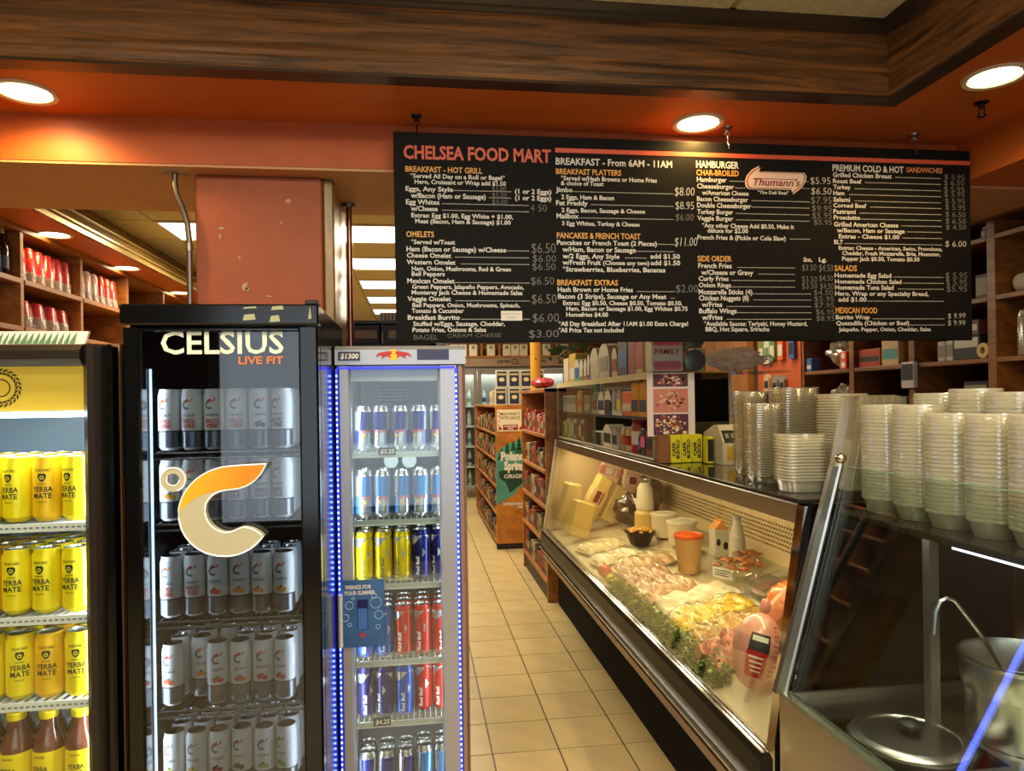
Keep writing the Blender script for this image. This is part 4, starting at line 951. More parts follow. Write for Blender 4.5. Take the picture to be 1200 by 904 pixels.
carton('paper_box', -2.6, -2.24, 6.06, 6.3, 2.3005, 2.34, CW, 'flat white box lying beyond the pale green box on the left shelf', 'box', band=(.2, .8, CG))
carton('paper_tray', -2.6, -2.25, 3.95, 4.2, 2.0305, 2.075, CW, 'low white tray at the left end of the lower cup shelf', 'tray', band=(.3, .6, CG))
# strip of leaf-printed paper on top of the left cooler
st = thing('leaf_banner', 'pale paper strip printed with green leaves lying on the left cooler', 'banner', (-1.02, 2.1, 1.7225))
MB().prism([(2.2, 1.7225), (2.21, 1.7225), (2.26, 1.79), (2.25, 1.792)], 'x', -1.34, -.95).build('sheet', PAPER, st, smooth=None)
q = MB()
for i in range(22):
    x = -1.33+.0165*i; s = R.uniform(.7, 1.2)
    def LP(u, t): return (u, 2.2+.05*t-.003, 1.7225+.0695*t+.001)
    q.add([LP(x, .08), LP(x+.007*s, .45), LP(x+.003, .95), LP(x-.006*s, .5)], [(0, 1, 2, 3)])
q.build('leaf_print', mat('leaf_print_green', (84, 128, 92), .6), st, smooth=None)
# rack behind the silver cooler with dark blue crates and a white grille
rk = thing('storage_rack', 'dark metal rack standing behind the silver cooler', 'rack', (-.2, 4.3, 0))
for x in (-.5, .1):
    for y in (4.08, 4.52): MB().box(x-.015, x+.015, y-.015, y+.015, 0, 1.9).build('post', BLKM, rk, smooth=None)
for z in (.4, 1.0, 1.87): MB().box(-.515, .115, 4.065, 4.535, z, z+.03).build('shelf', BLKM, rk, smooth=None)
for i, (x, w_, z) in enumerate(((-.5, .3, 1.9005), (-.18, .28, 1.9005))):
    t = thing('plastic_crate', ('left' if i == 0 else 'right')+' dark blue crate on the rack behind the silver cooler', 'crate', (x+w_/2, 4.3, z), 'dark blue crates')
    MB().bbox(x, x+w_, 4.1, 4.5, z, z+.11, .006).build('body', CN, t, smooth=None)
    MB().bbox(x-.008, x+w_+.008, 4.092, 4.508, z+.1105, z+.13, .004).build('lid', mat('c_navy_lid', (30, 50, 80), .4), t, smooth=None)
    for k in range(2): MB().box(x+.03+k*w_*.45, x+.03+k*w_*.45+w_*.4, 4.097, 4.1, z+.03, z+.075).build('label_panel', CG, t, smooth=None)
t = thing('ceiling_vent_cover', 'white slotted grille standing on the blue crates behind the pole', 'grille', (-.1, 4.3, 2.031))
MB().prism([(-.24, 2.031), (.1, 2.031), (.06, 2.10), (-.2, 2.10)], 'y', 4.28, 4.3).build('frame', WHITE, t, smooth=None)
q = MB()
for i in range(12): q.box(-.2+i*.021, -.19+i*.021, 4.275, 4.28, 2.045, 2.09)
q.build('slots', CG, t, smooth=None)

# ================================================================== FAR END OF THE AISLE
fc = thing('reach_in_cooler', 'row of glass door water coolers at the far end of the aisle', 'cooler', (1.5, 11.9, 0))
FX = [.25, .99, 1.73, 2.47, 3.1]
MB().box(.2, 3.15, 11.75, 12.2, 0, .1).box(.2, 3.15, 11.7, 12.2, 2.08, 2.13).box(.2, 3.15, 12.18, 12.2, .1, 2.08).build('cabinet', STEELD, fc, smooth=None)
for i in range(4):
    a, b = FX[i], FX[i+1]
    d = MB(); ramp_frame(d, a+.005, b-.005, a+.06, b-.06, .1, .17, 2.0, 2.07, 11.62, 11.66, .01)
    dr = d.build('door', mat('door_alu', (150, 144, 132), .35, .7), fc, smooth=None)
    MB().box(a+.06, b-.06, 11.638, 11.642, .17, 2.0).build('pane', GLASS, dr, smooth=None)
    for z in (.17, .5, .83, 1.16, 1.49): MB().box(a+.03, b-.03, 11.7, 12.17, z-.02, z).build('shelf', SHW, fc, smooth=None)
lo = area('cooler_lamp', (0, 0, 0), 2.7, .1, 30, (.9, .96, 1)); lo.parent = fc; lo.location = (.2, -.22, 2.05); lo.rotation_euler = (.5, 0, 0)
WB = mat('water_bottle', (176, 192, 196), .15); WBC = mat('water_cap', (210, 216, 220), .4)
WBL = [mat('water_label_%d' % i, c, .5) for i, c in enumerate([(92, 120, 160), (206, 206, 200), (110, 140, 90), (60, 70, 110)])]
def water(lm):
    def f():
        o = MB().lathe([(.03, 0), (.034, .01), (.034, .16), (.026, .2), (.013, .225), (.013, .24)], 10).build('water_bottle', WB, loc=(0, 0, 0))
        MB().lathe([(.0345, .06), (.0345, .13)], 10, cap=(False, False)).build('label_band', lm, o)
        MB().lathe([(.0155, .238), (.0155, .256)], 8).build('cap', WBC, o); return o
    return f
rw = ['bottom', 'fourth', 'third', 'second', 'top']
for zi, z in enumerate((.17, .5, .83, 1.16, 1.49)):
    for i in range(10):
        x = .36+i*.083
        if .94 < x < 1.04: continue
        k = (i//3+zi) % 4
        put('w%d' % k, water(WBL[k]), (x, 11.78, z+.0005), 0, '%s water bottle from the left on the %s shelf of the far cooler' % (ORD[i], rw[zi]), 'bottle', 'water bottles on the %s far shelf' % rw[zi])
HDR = mat('header_taupe', (150, 124, 100), .6)
hb = MB().box(.2, 3.15, 11.6, 11.62, 2.13, 2.27).build('header_sign', HDR, fc, smooth=None)
for x in (.46, 1.32, 1.92, 2.78):
    MB().text('perrier', x, 11.599, 2.185, .062, .21, bold=.03).build('lettering', mat('sign_brown', (52, 40, 34), .6), hb, smooth=None)
for x in (.84, 1.68, 2.35):
    MB().text('S.PELLE', x-.05, 11.599, 2.155, .03, .14, bold=.02).add([(x+.02+.016*math.cos(a)*(1 if k % 2 else .4), 11.599, 2.225+.016*math.sin(a)*(1 if k % 2 else .4)) for k, a in enumerate([i*PI/5 for i in range(10)])], [tuple(range(10))]).build('lettering', mat('sign_red', (130, 70, 56), .6), hb, smooth=None)
q = MB().tube([(1.62+.055*math.cos(a)-.02, 11.598, 2.2+.04*math.sin(a)) for a in [i*PI/8 for i in range(17)]], .006, 4); q.text('Pure', 1.565, 11.598, 2.185, .03, .08); q.build('lettering', MATS['sign_brown'], hb, smooth=None)
sh = thing('top_shelf', 'pine shelf of cartons above the far coolers', 'shelf', (1.6, 11.9, 2.271))
MB().box(.1, 3.2, 11.58, 12.2, 2.271, 2.30).build('board', PINE, sh, smooth=None)
MB().box(.1, 3.2, 12.19, 12.2, 2.3, 2.5).build('back', PINE, sh, smooth=None)
for x in (.5, 1.05, 1.34, 1.86, 2.3): MB().box(x, x+.03, 11.62, 12.18, 2.3005, 2.5).build('divider', PINE, sh, smooth=None)
def juice():
    o = MB().bbox(-.065, .065, -.05, .05, 0, .19, .006).build('juice_carton', C('cream', (226, 214, 184)), loc=(0, 0, 0), smooth=None)
    q = MB()
    for a in range(5): q.add([(0+.045*math.cos(a*1.25), -.0512, .14+.045*math.sin(a*1.25)), (.02*math.cos(a*1.25+.5), -.0512, .14+.02*math.sin(a*1.25+.5)), (0, -.0512, .14), (.02*math.cos(a*1.25-.5), -.0512, .14+.02*math.sin(a*1.25-.5))], [(0, 1, 2, 3)])
    q.build('leaf_print', C('leafg', (50, 90, 50)), o, smooth=None); return o
for i, x in enumerate((.62, .76, .93, 1.22, 1.48, 1.62, 1.76, 1.98, 2.14, 2.44)):
    put('juice', juice, (x, 11.68, 2.3005), 0, '%s cream carton with a green leaf from the left on the far top shelf' % ORD[i], 'carton', 'cartons on the far top shelf')
# hanging greenery
LEAF = mat('plant_leaf', (40, 70, 38), .5, var=.3, vscale=20)
pl = thing('potted_ivy', 'dark green leafy plant hanging at the right of the far top shelf', 'plant', (2.0, 9.0, 2.0))
q = MB()
for i in range(90):
    c_ = Vector((2.0+R.gauss(0, .16), 9.0+R.gauss(0, .1), 2.22+R.gauss(0, .06))); a = R.uniform(0, 6.3); d_ = Vector((math.cos(a), .3*math.sin(a), -.9)).normalized()*.07; s_ = d_.cross(Vector((0, 1, .3))).normalized()*.026
    q.add([c_, c_+d_*.5+s_, c_+d_, c_+d_*.5-s_], [(0, 1, 2, 3)])
stuff(q.build('leaves', LEAF, pl, smooth=None))
MB().lathe([(.06, 2.06), (.1, 2.2), (.105, 2.21)], 14, (2.0, 9.0, 0)).build('pot', CBR, pl)
MB().tube([(2.0, 9.0, 2.2), (2.0, 9.0, 2.9)], .004, 5).build('hanging_wire', STEELD, pl)
# gondola with the mountain lake end panel
go = thing('gondola_shelf', 'tall pine gondola with a lake poster on its end, middle of the aisle', 'shelf', (1.12, 8.8, 0))
MB().bbox(.82, 1.44, 7.5, 7.53, .06, 1.52, .004).build('end_panel', wood('end_panel_ply', (150, 90, 26), (196, 126, 44), (3, 3, 5), .4, .2, .02), go, smooth=None)
MB().box(.84, 1.42, 7.54, 10.1, 0, .06).box(.82, 1.44, 7.51, 7.54, 0, .06).build('plinth', BLKM, go, smooth=None)
MB().box(1.12, 1.14, 7.53, 10.1, .06, 1.52).build('spine', PINEX, go, smooth=None)
GZ = [.06, .36, .64, .92, 1.2]
for z in GZ:
    MB().bbox(.82, 1.119, 7.5305, 10.1, z, z+.025, .003).build('shelf', PINE, go, smooth=None)
    MB().bbox(1.1405, 1.44, 7.5305, 10.1, z, z+.025, .003).build('shelf', PINE, go, smooth=None)
MB().bbox(.82, 1.44, 7.5305, 10.1, 1.495, 1.52, .003).build('top', PINE, go, smooth=None)
MB().bbox(.82, 1.44, 10.1005, 10.13, .06, 1.52, .003).build('end_panel', PINE, go, smooth=None)
lake = thing('lake_poster', 'green lake and fir tree water poster on the gondola end panel', 'poster', (1.1, 7.49, .1))
G1, G2, G3 = mat('lake_teal', (70, 150, 132), .5, var=.15, vscale=10), mat('lake_green', (36, 92, 56), .5, var=.3, vscale=30), mat('lake_dark', (22, 62, 44), .5, var=.3, vscale=40)
def zx(u, v):   # lake poster drawing units -> metres on the panel
    return (.822+(u-420)*.00120, 1.43-(v-0)*.00113)
MB().prism([zx(*p) for p in [(420, 375), (450, 340), (500, 300), (540, 275), (600, 262), (640, 235), (700, 270), (760, 300), (820, 330), (930, 400), (930, 640), (800, 660), (690, 690), (620, 690), (570, 760), (500, 800), (420, 850)]], 'y', 7.4985, 7.4999).build('lake_shape', G1, lake, smooth=None)
q = MB()
def fir(u, v, h_, w_):
    for k in range(4):
        z0 = v-h_*k*.24; ww = w_*(1-.22*k)
        q.add([(zx(u-ww, z0)[0], 7.498, zx(u, z0)[1]), (zx(u+ww, z0)[0], 7.498, zx(u, z0)[1]), (zx(u, 0)[0], 7.498, zx(u, z0-h_*.42)[1])], [(0, 1, 2)])
for u, v, h_, w_ in ((470, 390, 70, 24), (520, 370, 100, 30), (575, 350, 90, 34), (625, 375, 150, 42), (680, 370, 120, 40), (740, 380, 110, 40), (800, 400, 90, 40), (450, 430, 60, 20)): fir(u, v, h_, w_)
q.build('fir_trees', G2, lake, smooth=None)
MB().prism([zx(*p) for p in [(440, 540), (560, 505), (700, 510), (850, 520), (920, 560), (800, 600), (640, 660), (540, 740), (500, 640), (450, 600)]], 'y', 7.4975, 7.498).build('reflection_shape', G3, lake, smooth=None)
PW = mat('poster_white', (224, 224, 214), .5)
MB().text('Poland', .872, 7.4965, .94, .085, .25, bold=.06).text('Spring', .905, 7.4965, .84, .085, .215, bold=.06).text('ORIGIN', .905, 7.4965, .75, .04, .215, bold=.02).text('REFRESHING.', .89, 7.4965, .465, .028, .235, bold=.03).text('MAINE', 1.05, 7.4965, .432, .028, .1, bold=.03).build('lettering', PW, lake, smooth=None)
sn = thing('sauce_sign', 'cream pasta sauce sign with a red panel on the gondola end', 'sign', (.97, 7.49, 1.2))
MB().box(.838, 1.118, 7.495, 7.4999, 1.245, 1.475).build('sheet', C('creamp', (236, 222, 190)), sn, smooth=None)
MB().box(.9, 1.06, 7.4935, 7.495, 1.258, 1.315).build('red_panel', CR_, sn, smooth=None)
MB().text("MICHAEL'S", .87, 7.4935, 1.415, .03, .21).text('PASTA SAUCE', .87, 7.4935, 1.372, .03, .21).build('lettering', C('olive', (120, 116, 70)), sn, smooth=None)
MB().text('AVAILABLE', .91, 7.4925, 1.29, .018, .14, bold=.03).text('HERE', .95, 7.4925, 1.265, .018, .06, bold=.03).build('lettering', PAPER, sn, smooth=None)
q = MB()
for x in (.85, 1.095):
    for z in (1.3, 1.35, 1.4, 1.44): q.box(x, x+.012, 7.4938, 7.495, z, z+.014)
q.prism([(.85, 1.26), (.89, 1.262), (.88, 1.29), (.86, 1.295)], 'y', 7.4938, 7.495).prism([(1.07, 1.262), (1.11, 1.26), (1.1, 1.295), (1.08, 1.29)], 'y', 7.4938, 7.495)
q.build('tomato_prints', CR_, sn, smooth=None)
# boxes of pasta on top
def pastabox():
    o = MB().bbox(-.062, .062, -.02, .02, 0, .185, .003).build('pasta_box', C('pale', (206, 200, 180)), loc=(0, 0, 0), smooth=None)
    MB().box(-.05, .05, -.0212, -.02, .014, .172).build('navy_window', CN, o, smooth=None)
    MB().box(-.045, .045, -.022, -.0212, .13, .152).build('name_bar', C('goldbar', (190, 170, 110)), o, smooth=None)
    MB().lathe([(.03, 0), (.001, .0008)], 12, cap=(False, True)).xf(Matrix.Translation((0, -.0213, .085)) @ Matrix.Rotation(PI/2, 4, 'X') @ Matrix.Diagonal((1, .75, 1, 1))).build('pasta_picture', C('pasta', (222, 206, 150)), o)
    return o
for r_ in range(2):
    for i, x in enumerate((.89, 1.035, 1.165, 1.295)):
        put('pasta', pastabox, (x+(.012 if r_ and i == 0 else 0), 7.58, 1.5205+.187*r_), 0, '%s navy pasta box from the left in the %s layer on the gondola' % (ORD[i], 'lower' if r_ == 0 else 'upper'), 'box', 'navy pasta boxes')
GC = [C('m%d' % i, c, .6) for i, c in enumerate([(120, 34, 30), (150, 140, 120), (150, 116, 44), (84, 54, 30), (140, 112, 72), (26, 24, 24), (62, 80, 42), (140, 66, 32), (36, 42, 62), (104, 98, 86)])]
shn = ['bottom', 'fourth', 'third', 'second', 'top']
k = 0
JAR = {}
def jar(ci):
    def f():
        m_ = GC[ci]
        o = MB().lathe([(.034, 0), (.038, .006), (.038, .11), (.028, .13), (.028, .135)], 12).build('grocery_jar', m_, loc=(0, 0, 0))
        MB().lathe([(.03, .134), (.03, .156)], 12).build('cap', GC[(ci+3) % 10], o)
        MB().lathe([(.0385, .035), (.0385, .09)], 12, cap=(False, False)).build('label_band', GC[(ci+1) % 10], o); return o
    return f
for zi, z in enumerate(GZ):
    y = 7.6; gi = -1
    while y < 9.9:
        gi += 1
        if (k*7+zi) % 3:
            put('jar%d' % (k % 10), jar(k % 10), (.868, y, z+.0255), R.uniform(0, 6), 'grocery jar, item %s from the near end of the %s gondola shelf' % (ORD[gi], shn[zi]), 'jar', 'jars on the %s gondola shelf' % shn[zi]); y += .088
        else:
            h_ = R.uniform(.15, .22); w_ = R.uniform(.07, .12)
            carton('grocery_box', .835, .9, y-.03, y-.03+w_, z+.0255, z+.0255+h_, GC[(k*3) % 10], 'grocery box, item %s from the near end of the %s gondola shelf' % (ORD[gi], shn[zi]), 'box', band=(.3, .7, GC[(k*3+1) % 10]), group='boxes on the %s gondola shelf' % shn[zi]); y += w_+.05
        k += 1
for i, (y, h_, w_, m_) in enumerate(((7.66, .14, .09, CW), (7.8, .15, .1, CG), (7.95, .16, .12, CTAN), (8.13, .15, .12, CW))):
    carton('grocery_box', .84, .9, y, y+w_, 1.5205, 1.5205+h_, m_, '%s pale box along the aisle edge of the gondola top' % ORD[i], 'box', band=(.2, .6, CG), group='pale boxes on the gondola top')
# yellow steel post
t = thing('steel_post', 'yellow painted round post behind the snack shelf', 'post', (1.19, 7.1, 0))
YP = mat('yellow_post', (212, 158, 50), .4)
MB().lathe([(.052, 0), (.052, 2.9)], 20, (1.19, 7.1, 0)).build('shaft', YP, t)
MB().lathe([(.008, 0), (.008, .004)], 8).xf(Matrix.Translation((1.185, 7.047, 1.98)) @ Matrix.Rotation(PI/2, 4, 'X')).build('bolt_hole', INK, t)
MB().lathe([(.09, 0), (.09, .01)], 20, (1.19, 7.1, 0)).build('base_plate', YP, t)
# pine snack shelf between gondola and deli case
sk = thing('snack_shelf', 'pine shelf of small packets between the gondola and the deli case', 'shelf', (1.15, 6.0, 0))
SZ = [.17, .46, .74, 1.02, 1.30]
MB().bbox(1.36, 1.38, 5.46, 6.72, 0, 1.66, .003).build('back_panel', PINEX, sk, smooth=None)
for y in (5.46, 6.7): MB().bbox(.985, 1.3595, y, y+.022, 0, 1.66, .003).build('side_panel', PINE, sk, smooth=None)
for z in SZ+[1.66]: MB().bbox(.98, 1.3595, 5.4825 if z < 1.6 else 5.46, 6.6995 if z < 1.6 else 6.722, z-.03, z, .003).build('shelf', PINE, sk, smooth=None)
MB().box(1.0, 1.02, 5.4825, 6.6995, 0, .139).build('plinth', BLKM, sk, smooth=None)
k = 3
for zi, z in enumerate(SZ):
    y = 5.52; gi = -1
    while y < 6.58:
        gi += 1
        h_ = R.uniform(.12, .2); w_ = R.uniform(.06, .1)
        m_ = [GC[0], GC[5], GC[1], GC[2], GC[6], GC[8], GC[0], GC[7]][k % 8] if zi != 4 else [CR_, GC[1], CR_][k % 3]
        carton('snack_box', 1.0, 1.08, y, y+w_, z+.0005, z+h_, m_, 'snack box, %s from the near end of the %s pine snack shelf' % (ORD[gi], shn[zi]), 'box', band=(.25, .6, GC[(k*3+2) % 10]), group='snack boxes on the %s shelf' % shn[zi]); y += w_+.012; k += 1
t = thing('candy_bag', 'bag of red and pink sweets on the pine snack shelf', 'bag', (1.1, 6.2, 1.6605))
q = MB().ball((1.1, 6.2, 1.72), .1, .2, .045, 16, 8, wob=lambda d: 1+.12*math.sin(d[1]*9)+.08*math.sin(d[0]*13))
q.build('bag', C('candy', (190, 70, 90), .25, var=.6, vscale=40), t)
MB().ball((1.1, 6.4, 1.73), .03, .03, .03).build('bow', CR_, t)

# ================================================================== DELI CASE
DY0, DY1 = 1.885, 5.42
dc = thing('deli_case', 'long refrigerated deli display case with slanted glass and black bumper', 'display case', (1.45, 3.6, 0))
MB().box(1.06, 1.95, DY0+.02, DY1-.02, 0, .40).build('toe_kick', mat('toe_black', (16, 15, 14), .85, spec=.15), dc, smooth=None)
CREAM = mat('cream_enamel', (226, 204, 160), .35)
def bedz(x): return .56+.20*(x-1.0)
MB().prism([(.972, .42), (1.95, .42), (1.95, .74), (1.80, bedz(1.8)), (1.0, .56), (.972, .565)], 'y', DY0+.012, DY1-.012).build('display_bed', mat('bed_enamel', (206, 192, 158), .4), dc, smooth=None)
MB().prism([(.972, .405), (.945, .405), (.932, .44), (.926, .50), (.932, .555), (.945, .578), (.972, .58)], 'y', DY0, DY1).build('bumper', mat('bumper_black', (20, 17, 15), .4, spec=.3), dc, smooth=None)
MB().box(.918, .928, DY0, DY1, .446, .452).box(.936, .945, DY0, DY1, .5795, .584).box(.95, .957, DY0, DY1, .5805, .586).build('chrome_strips', CHROME, dc, smooth=None)
MB().prism([(.975, .36), (.945, .365), (.94, .404), (.975, .404)], 'y', DY0, DY1).build('wood_strip', wood('case_oak', (92, 58, 30), (140, 96, 52), (8, 1, 8), .4, .2, .05), dc, smooth=None)
gl = MB().prism([(.962, .586), (.968, .586), (1.076, 1.206), (1.07, 1.208)], 'y', DY0+.03, DY1-.03).build('front_glass', GLASS, dc, smooth=None)
MB().bbox(1.058, 1.105, DY0, DY1, 1.207, 1.266, .003).build('fascia', STEEL, dc, smooth=None)
DECK = mat('dark_deck', (92, 92, 86), .09, .85)
MB().bbox(1.058, 1.95, DY0, DY1, 1.2665, 1.2795, .003).build('top_deck', DECK, dc, smooth=None)
MB().prism([(1.11, 1.225), (1.24, 1.222), (1.25, 1.255), (1.11, 1.258)], 'y', DY0+.05, DY1-.05).build('lamp_hood', CREAM, dc, smooth=None)
TUB = mat('warm_tube', (255, 226, 160), .4, emis=6, ecol=(255, 214, 140))
MB().tube([(1.17, DY0+.06, 1.203), (1.17, DY1-.06, 1.203)], .010, 8).build('lamp_tube', TUB, dc)
lo = area('case_lamp', (0, 0, 0), .05, 3.3, 17, (1, .76, .42), (0, -.25, 0)); lo.parent = dc; lo.location = (1.17-1.45, .05, 1.188)
# back side: perforated air duct, sliding doors, end panels
bd = MB().prism([(1.80, .70), (1.84, .70), (1.88, .98), (1.84, .985)], 'y', DY0+.013, DY1-.013).build('air_duct', CREAM, dc, smooth=None)
q = MB()
for j in range(6):
    for i in range(110):
        y = 2.2+i*.028+(j % 2)*.014; z = .80+j*.022; x = 1.797+(z-.70)*.145-.003
        q.add([(x, y-.006, z-.006), (x, y+.006, z-.006), (x+.0017, y+.006, z+.006), (x+.0017, y-.006, z+.006)], [(0, 1, 2, 3)])
q.build('perforations', mat('hole_brown', (120, 98, 66), .7), bd, smooth=None)
for y0, y1 in ((DY0+.02, 2.75), (2.78, 3.62), (3.65, 4.5), (4.53, DY1-.02)):
    dd = MB().box(1.90, 1.93, y0, y1, .985, 1.03).box(1.90, 1.93, y0, y1, 1.2, 1.262).box(1.90, 1.93, y0, y0+.05, 1.03, 1.2).box(1.90, 1.93, y1-.05, y1, 1.03, 1.2).build('rear_door', STEELD, dc, smooth=None)
    MB().box(1.912, 1.918, y0+.05, y1-.05, 1.03, 1.2).build('pane', mat('dark_pane', (40, 34, 28), .1), dd, smooth=None)
MB().box(1.10, 1.94, DY1-.03, DY1-.012, .58, 1.262).prism([(.972, .585), (1.10, .585), (1.10, 1.262), (1.085, 1.262)], 'y', DY1-.03, DY1-.012).build('end_panel', CREAM, dc, smooth=None)
MB().prism([(.95, .40), (1.0, .40), (1.11, 1.266), (1.058, 1.266), (.955, .59)], 'y', DY1-.0115, DY1+.02).build('end_frame', mat('frame_ivory', (206, 190, 160), .35), dc, smooth=None)
MB().prism([(.95, .40), (1.95, .40), (1.95, 1.266), (1.058, 1.266), (.955, .59)], 'y', DY0-.03, DY0-.002).build('end_panel', BLK, dc, smooth=None)
MB().prism([(.948, .40), (.97, .40), (.975, .59), (1.08, 1.266), (1.056, 1.266), (.953, .59)], 'y', DY0-.034, DY0+.006).build('chrome_corner', CHROME, dc, smooth=None)
for y in (2.9, 4.1): MB().prism([(1.30, 1.265), (1.33, 1.265), (1.75, 1.0), (1.72, .98)], 'y', y, y+.03).build('bracket', STEELD, dc, smooth=None)
# ---- food in the case
def Mt(n, c, var=.25, vs=40, coat=.5, bump=.9, bs=45, rough=.4): return mat('food_'+n, c, rough, var=var, vscale=vs, coat=coat, bump=bump, bscale=bs)
TRAYM = mat('foam_tray', (226, 220, 200), .5)
def tray(name, lab, x, y, rx, ry, h, rot, m, seed, tilt=.2, cat='meat', wrap=True):
    z = bedz(x)+.004
    t = thing(name, lab, cat, (x, y, z))
    Mx = Matrix.Translation((x, y, z)) @ Matrix.Rotation(-math.atan(.2), 4, 'Y') @ Matrix.Rotation(rot, 4, 'Z')
    r_ = random.Random(seed); ph = [r_.uniform(0, 6) for _ in range(8)]
    def rr(k, zz): return [(k*rx*math.copysign(abs(math.cos(a))**.55, math.cos(a)), k*ry*math.copysign(abs(math.sin(a))**.55, math.sin(a)), zz) for a in [2*PI*i/24 for i in range(24)]]
    q = MB(); rings = [rr(.8, .002), rr(1, .018), rr(1.03, .02), rr(.98, .016), rr(.8, .008)]
    V = [v for r in rings for v in r]; F = [tuple(range(23, -1, -1)), tuple(range(96, 120))]
    for k in range(4): F += [(k*24+i, k*24+(i+1) % 24, (k+1)*24+(i+1) % 24, (k+1)*24+i) for i in range(24)]
    q.add(V, F); q.xf(Mx); q.build('foam_tray', TRAYM, t)
    q = MB(); n, k = (44, 14); V = []; F = []
    for j in range(k+1):
        for i in range(n+1):
            u, v = -1+2*i/n, -1+2*j/k
            d = max(0, 1-(abs(u)**4+abs(v)**4)); e = d**.4
            zz = .012+h*e*(.75+.18*math.sin(u*5+ph[0])*math.cos(v*3+ph[1])+.14*math.sin(u*11+ph[2]+v*4)+.1*math.cos(v*9+ph[3])+(.34*((u*3.5+.25*math.sin(v*4+ph[1])+ph[2]) % 1)-.17 if wrap else 0))
            V.append((u*rx*.93, v*ry*.93, zz))
    for j in range(k):
        for i in range(n): F.append((j*(n+1)+i, j*(n+1)+i+1, (j+1)*(n+1)+i+1, (j+1)*(n+1)+i))
    q.add(V, F); q.xf(Mx); q.build('contents', m, t, smooth=80)
    if wrap:
        q = MB(); V = []; F2 = []
        for j in range(k+1):
            for i in range(n+1):
                u, v = -1+2*i/n, -1+2*j/k
                d = max(0, 1-(abs(u)**4+abs(v)**4)); e = d**.35*1.12
                V.append((u*rx*1.0, v*ry*1.0, .0135+h*1.08*e*(.85+.10*math.sin(u*7+ph[4]+v*3)+.06*math.sin(v*17+ph[5]+u*9)+.05*math.sin(u*23+ph[6]))))
        q.add(V, F); q.xf(Mx); q.build('plastic_wrap', pane('food_wrap', (252, 250, 245), .02, .16, .03), t, smooth=80)
    return t
tray('sliced_cheese_tray', 'wrapped tray of pale slices beside the leaning cheese blocks', 1.17, 4.54, .14, .15, .035, .2, Mt('pale', (226, 206, 150)), 1, cat='cheese')
tray('sliced_meat_tray', 'wrapped tray of cream slices in front of the black salad bowl', 1.18, 4.2, .15, .13, .04, .05, Mt('cream', (230, 214, 170)), 2)
tray('chopped_meat_tray', 'wrapped tray of tan chopped meat behind the tomato', 1.27, 3.93, .18, .12, .045, .0, Mt('tan', (206, 164, 110), .35, 60), 3)
tray('sliced_meat_tray', 'wrapped tray of brown speckled slices behind the lemon', 1.19, 3.66, .15, .13, .05, -.05, Mt('brown', (190, 140, 96), .4, 50), 4)
tray('sliced_meat_tray', 'wrapped tray of pinkish slices beside the big white cheese slab', 1.2, 3.4, .17, .12, .055, .0, Mt('pinkish', (212, 168, 130), .35, 50), 5)
tray('cheese_slab', 'smooth white cheese slab in the middle of the deli case', 1.27, 3.17, .2, .1, .06, .05, Mt('white', (238, 226, 188), .04, 10, .3, .08, 20), 6, cat='cheese', wrap=False)
tray('egg_tray', 'wrapped tray of bright yellow slices in front of the white slab', 1.26, 2.95, .2, .11, .055, .0, Mt('yellow', (238, 204, 60), .25, 40), 7, cat='cheese')
tray('cutlet_tray', 'wrapped tray of tan cutlets between the yellow tray and the pink meat', 1.26, 2.735, .19, .095, .06, .0, Mt('cutlet', (212, 172, 96), .35, 30), 8)
tray('sliced_ham_tray', 'wrapped pink sliced meat pack beside the labelled ham', 1.13, 2.53, .11, .1, .085, .1, Mt('pink', (226, 150, 124), .4, 40), 9)
# whole hams and rolls with printed casings
def epatch(c, rad, M_, t0, t1, p0, p1, k=1.008, n=8):
    q = MB(); V = []; F = []
    for j in range(n+1):
        for i in range(n+1):
            t, p = t0+(t1-t0)*j/n, p0+(p1-p0)*i/n
            V.append((rad[0]*k*math.sin(t)*math.cos(p), rad[1]*k*math.sin(t)*math.sin(p), rad[2]*k*math.cos(t)))
    for j in range(n):
        for i in range(n): F.append((j*(n+1)+i, (j+1)*(n+1)+i, (j+1)*(n+1)+i+1, j*(n+1)+i+1))
    q.add(V, F); q.xf(M_); return q
hm = thing('labelled_ham', 'whole pink ham with a black and red printed label at the near end', 'ham', (1.115, 2.27, bedz(1.115)))
HR = (.075, .085, .125); HM = Matrix.Translation((1.115, 2.27, .725)) @ Matrix.Rotation(.28, 4, 'Y') @ Matrix.Rotation(-.1, 4, 'X')
MB().ball((0, 0, 0), *HR, 26, 18, wob=lambda d: 1+.03*math.sin(d[2]*4)).xf(HM).build('ham', Mt('ham', (228, 158, 140), .12, 20, .8, .25, 50, .35), hm)
pm = -PI/2-.45
lb = epatch((0, 0, 0), HR, HM, 1.1, 1.55, pm-.45, pm+.4, 1.035).build('label_black', CK, hm)
epatch((0, 0, 0), HR, HM, 1.55, 2.25, pm-.48, pm+.36, 1.035).build('label_red', mat('ham_label_red', (186, 34, 30), .4), hm)
epatch((0, 0, 0), HR, HM, 1.17, 1.30, pm-.36, pm+.3, 1.045).build('name_plate', PAPER, lb)
q = MB()
for i in range(4):
    e = epatch((0, 0, 0), HR, HM, 1.68+.12*i, 1.72+.12*i, pm-.38+.05*i, pm+.2, 1.042, 4); q.add(e.V, e.F)
q.build('label_print', PAPER, hm)
q = MB()
for i in range(11):
    e = epatch((0, 0, 0), HR, HM, .78+.13*i, .83+.13*i, pm+.6, pm+.95, 1.03, 4); q.add(e.V, e.F)
q.build('casing_stripes', mat('casing_red', (206, 92, 84), .4), hm)
MB().ball((0, 0, 0), .018, .018, .028, 12, 8, wob=lambda d: 1+.15*math.sin(d[0]*9)).xf(HM @ Matrix.Translation((0, 0, .142))).build('tied_end', MATS['food_ham'], hm)
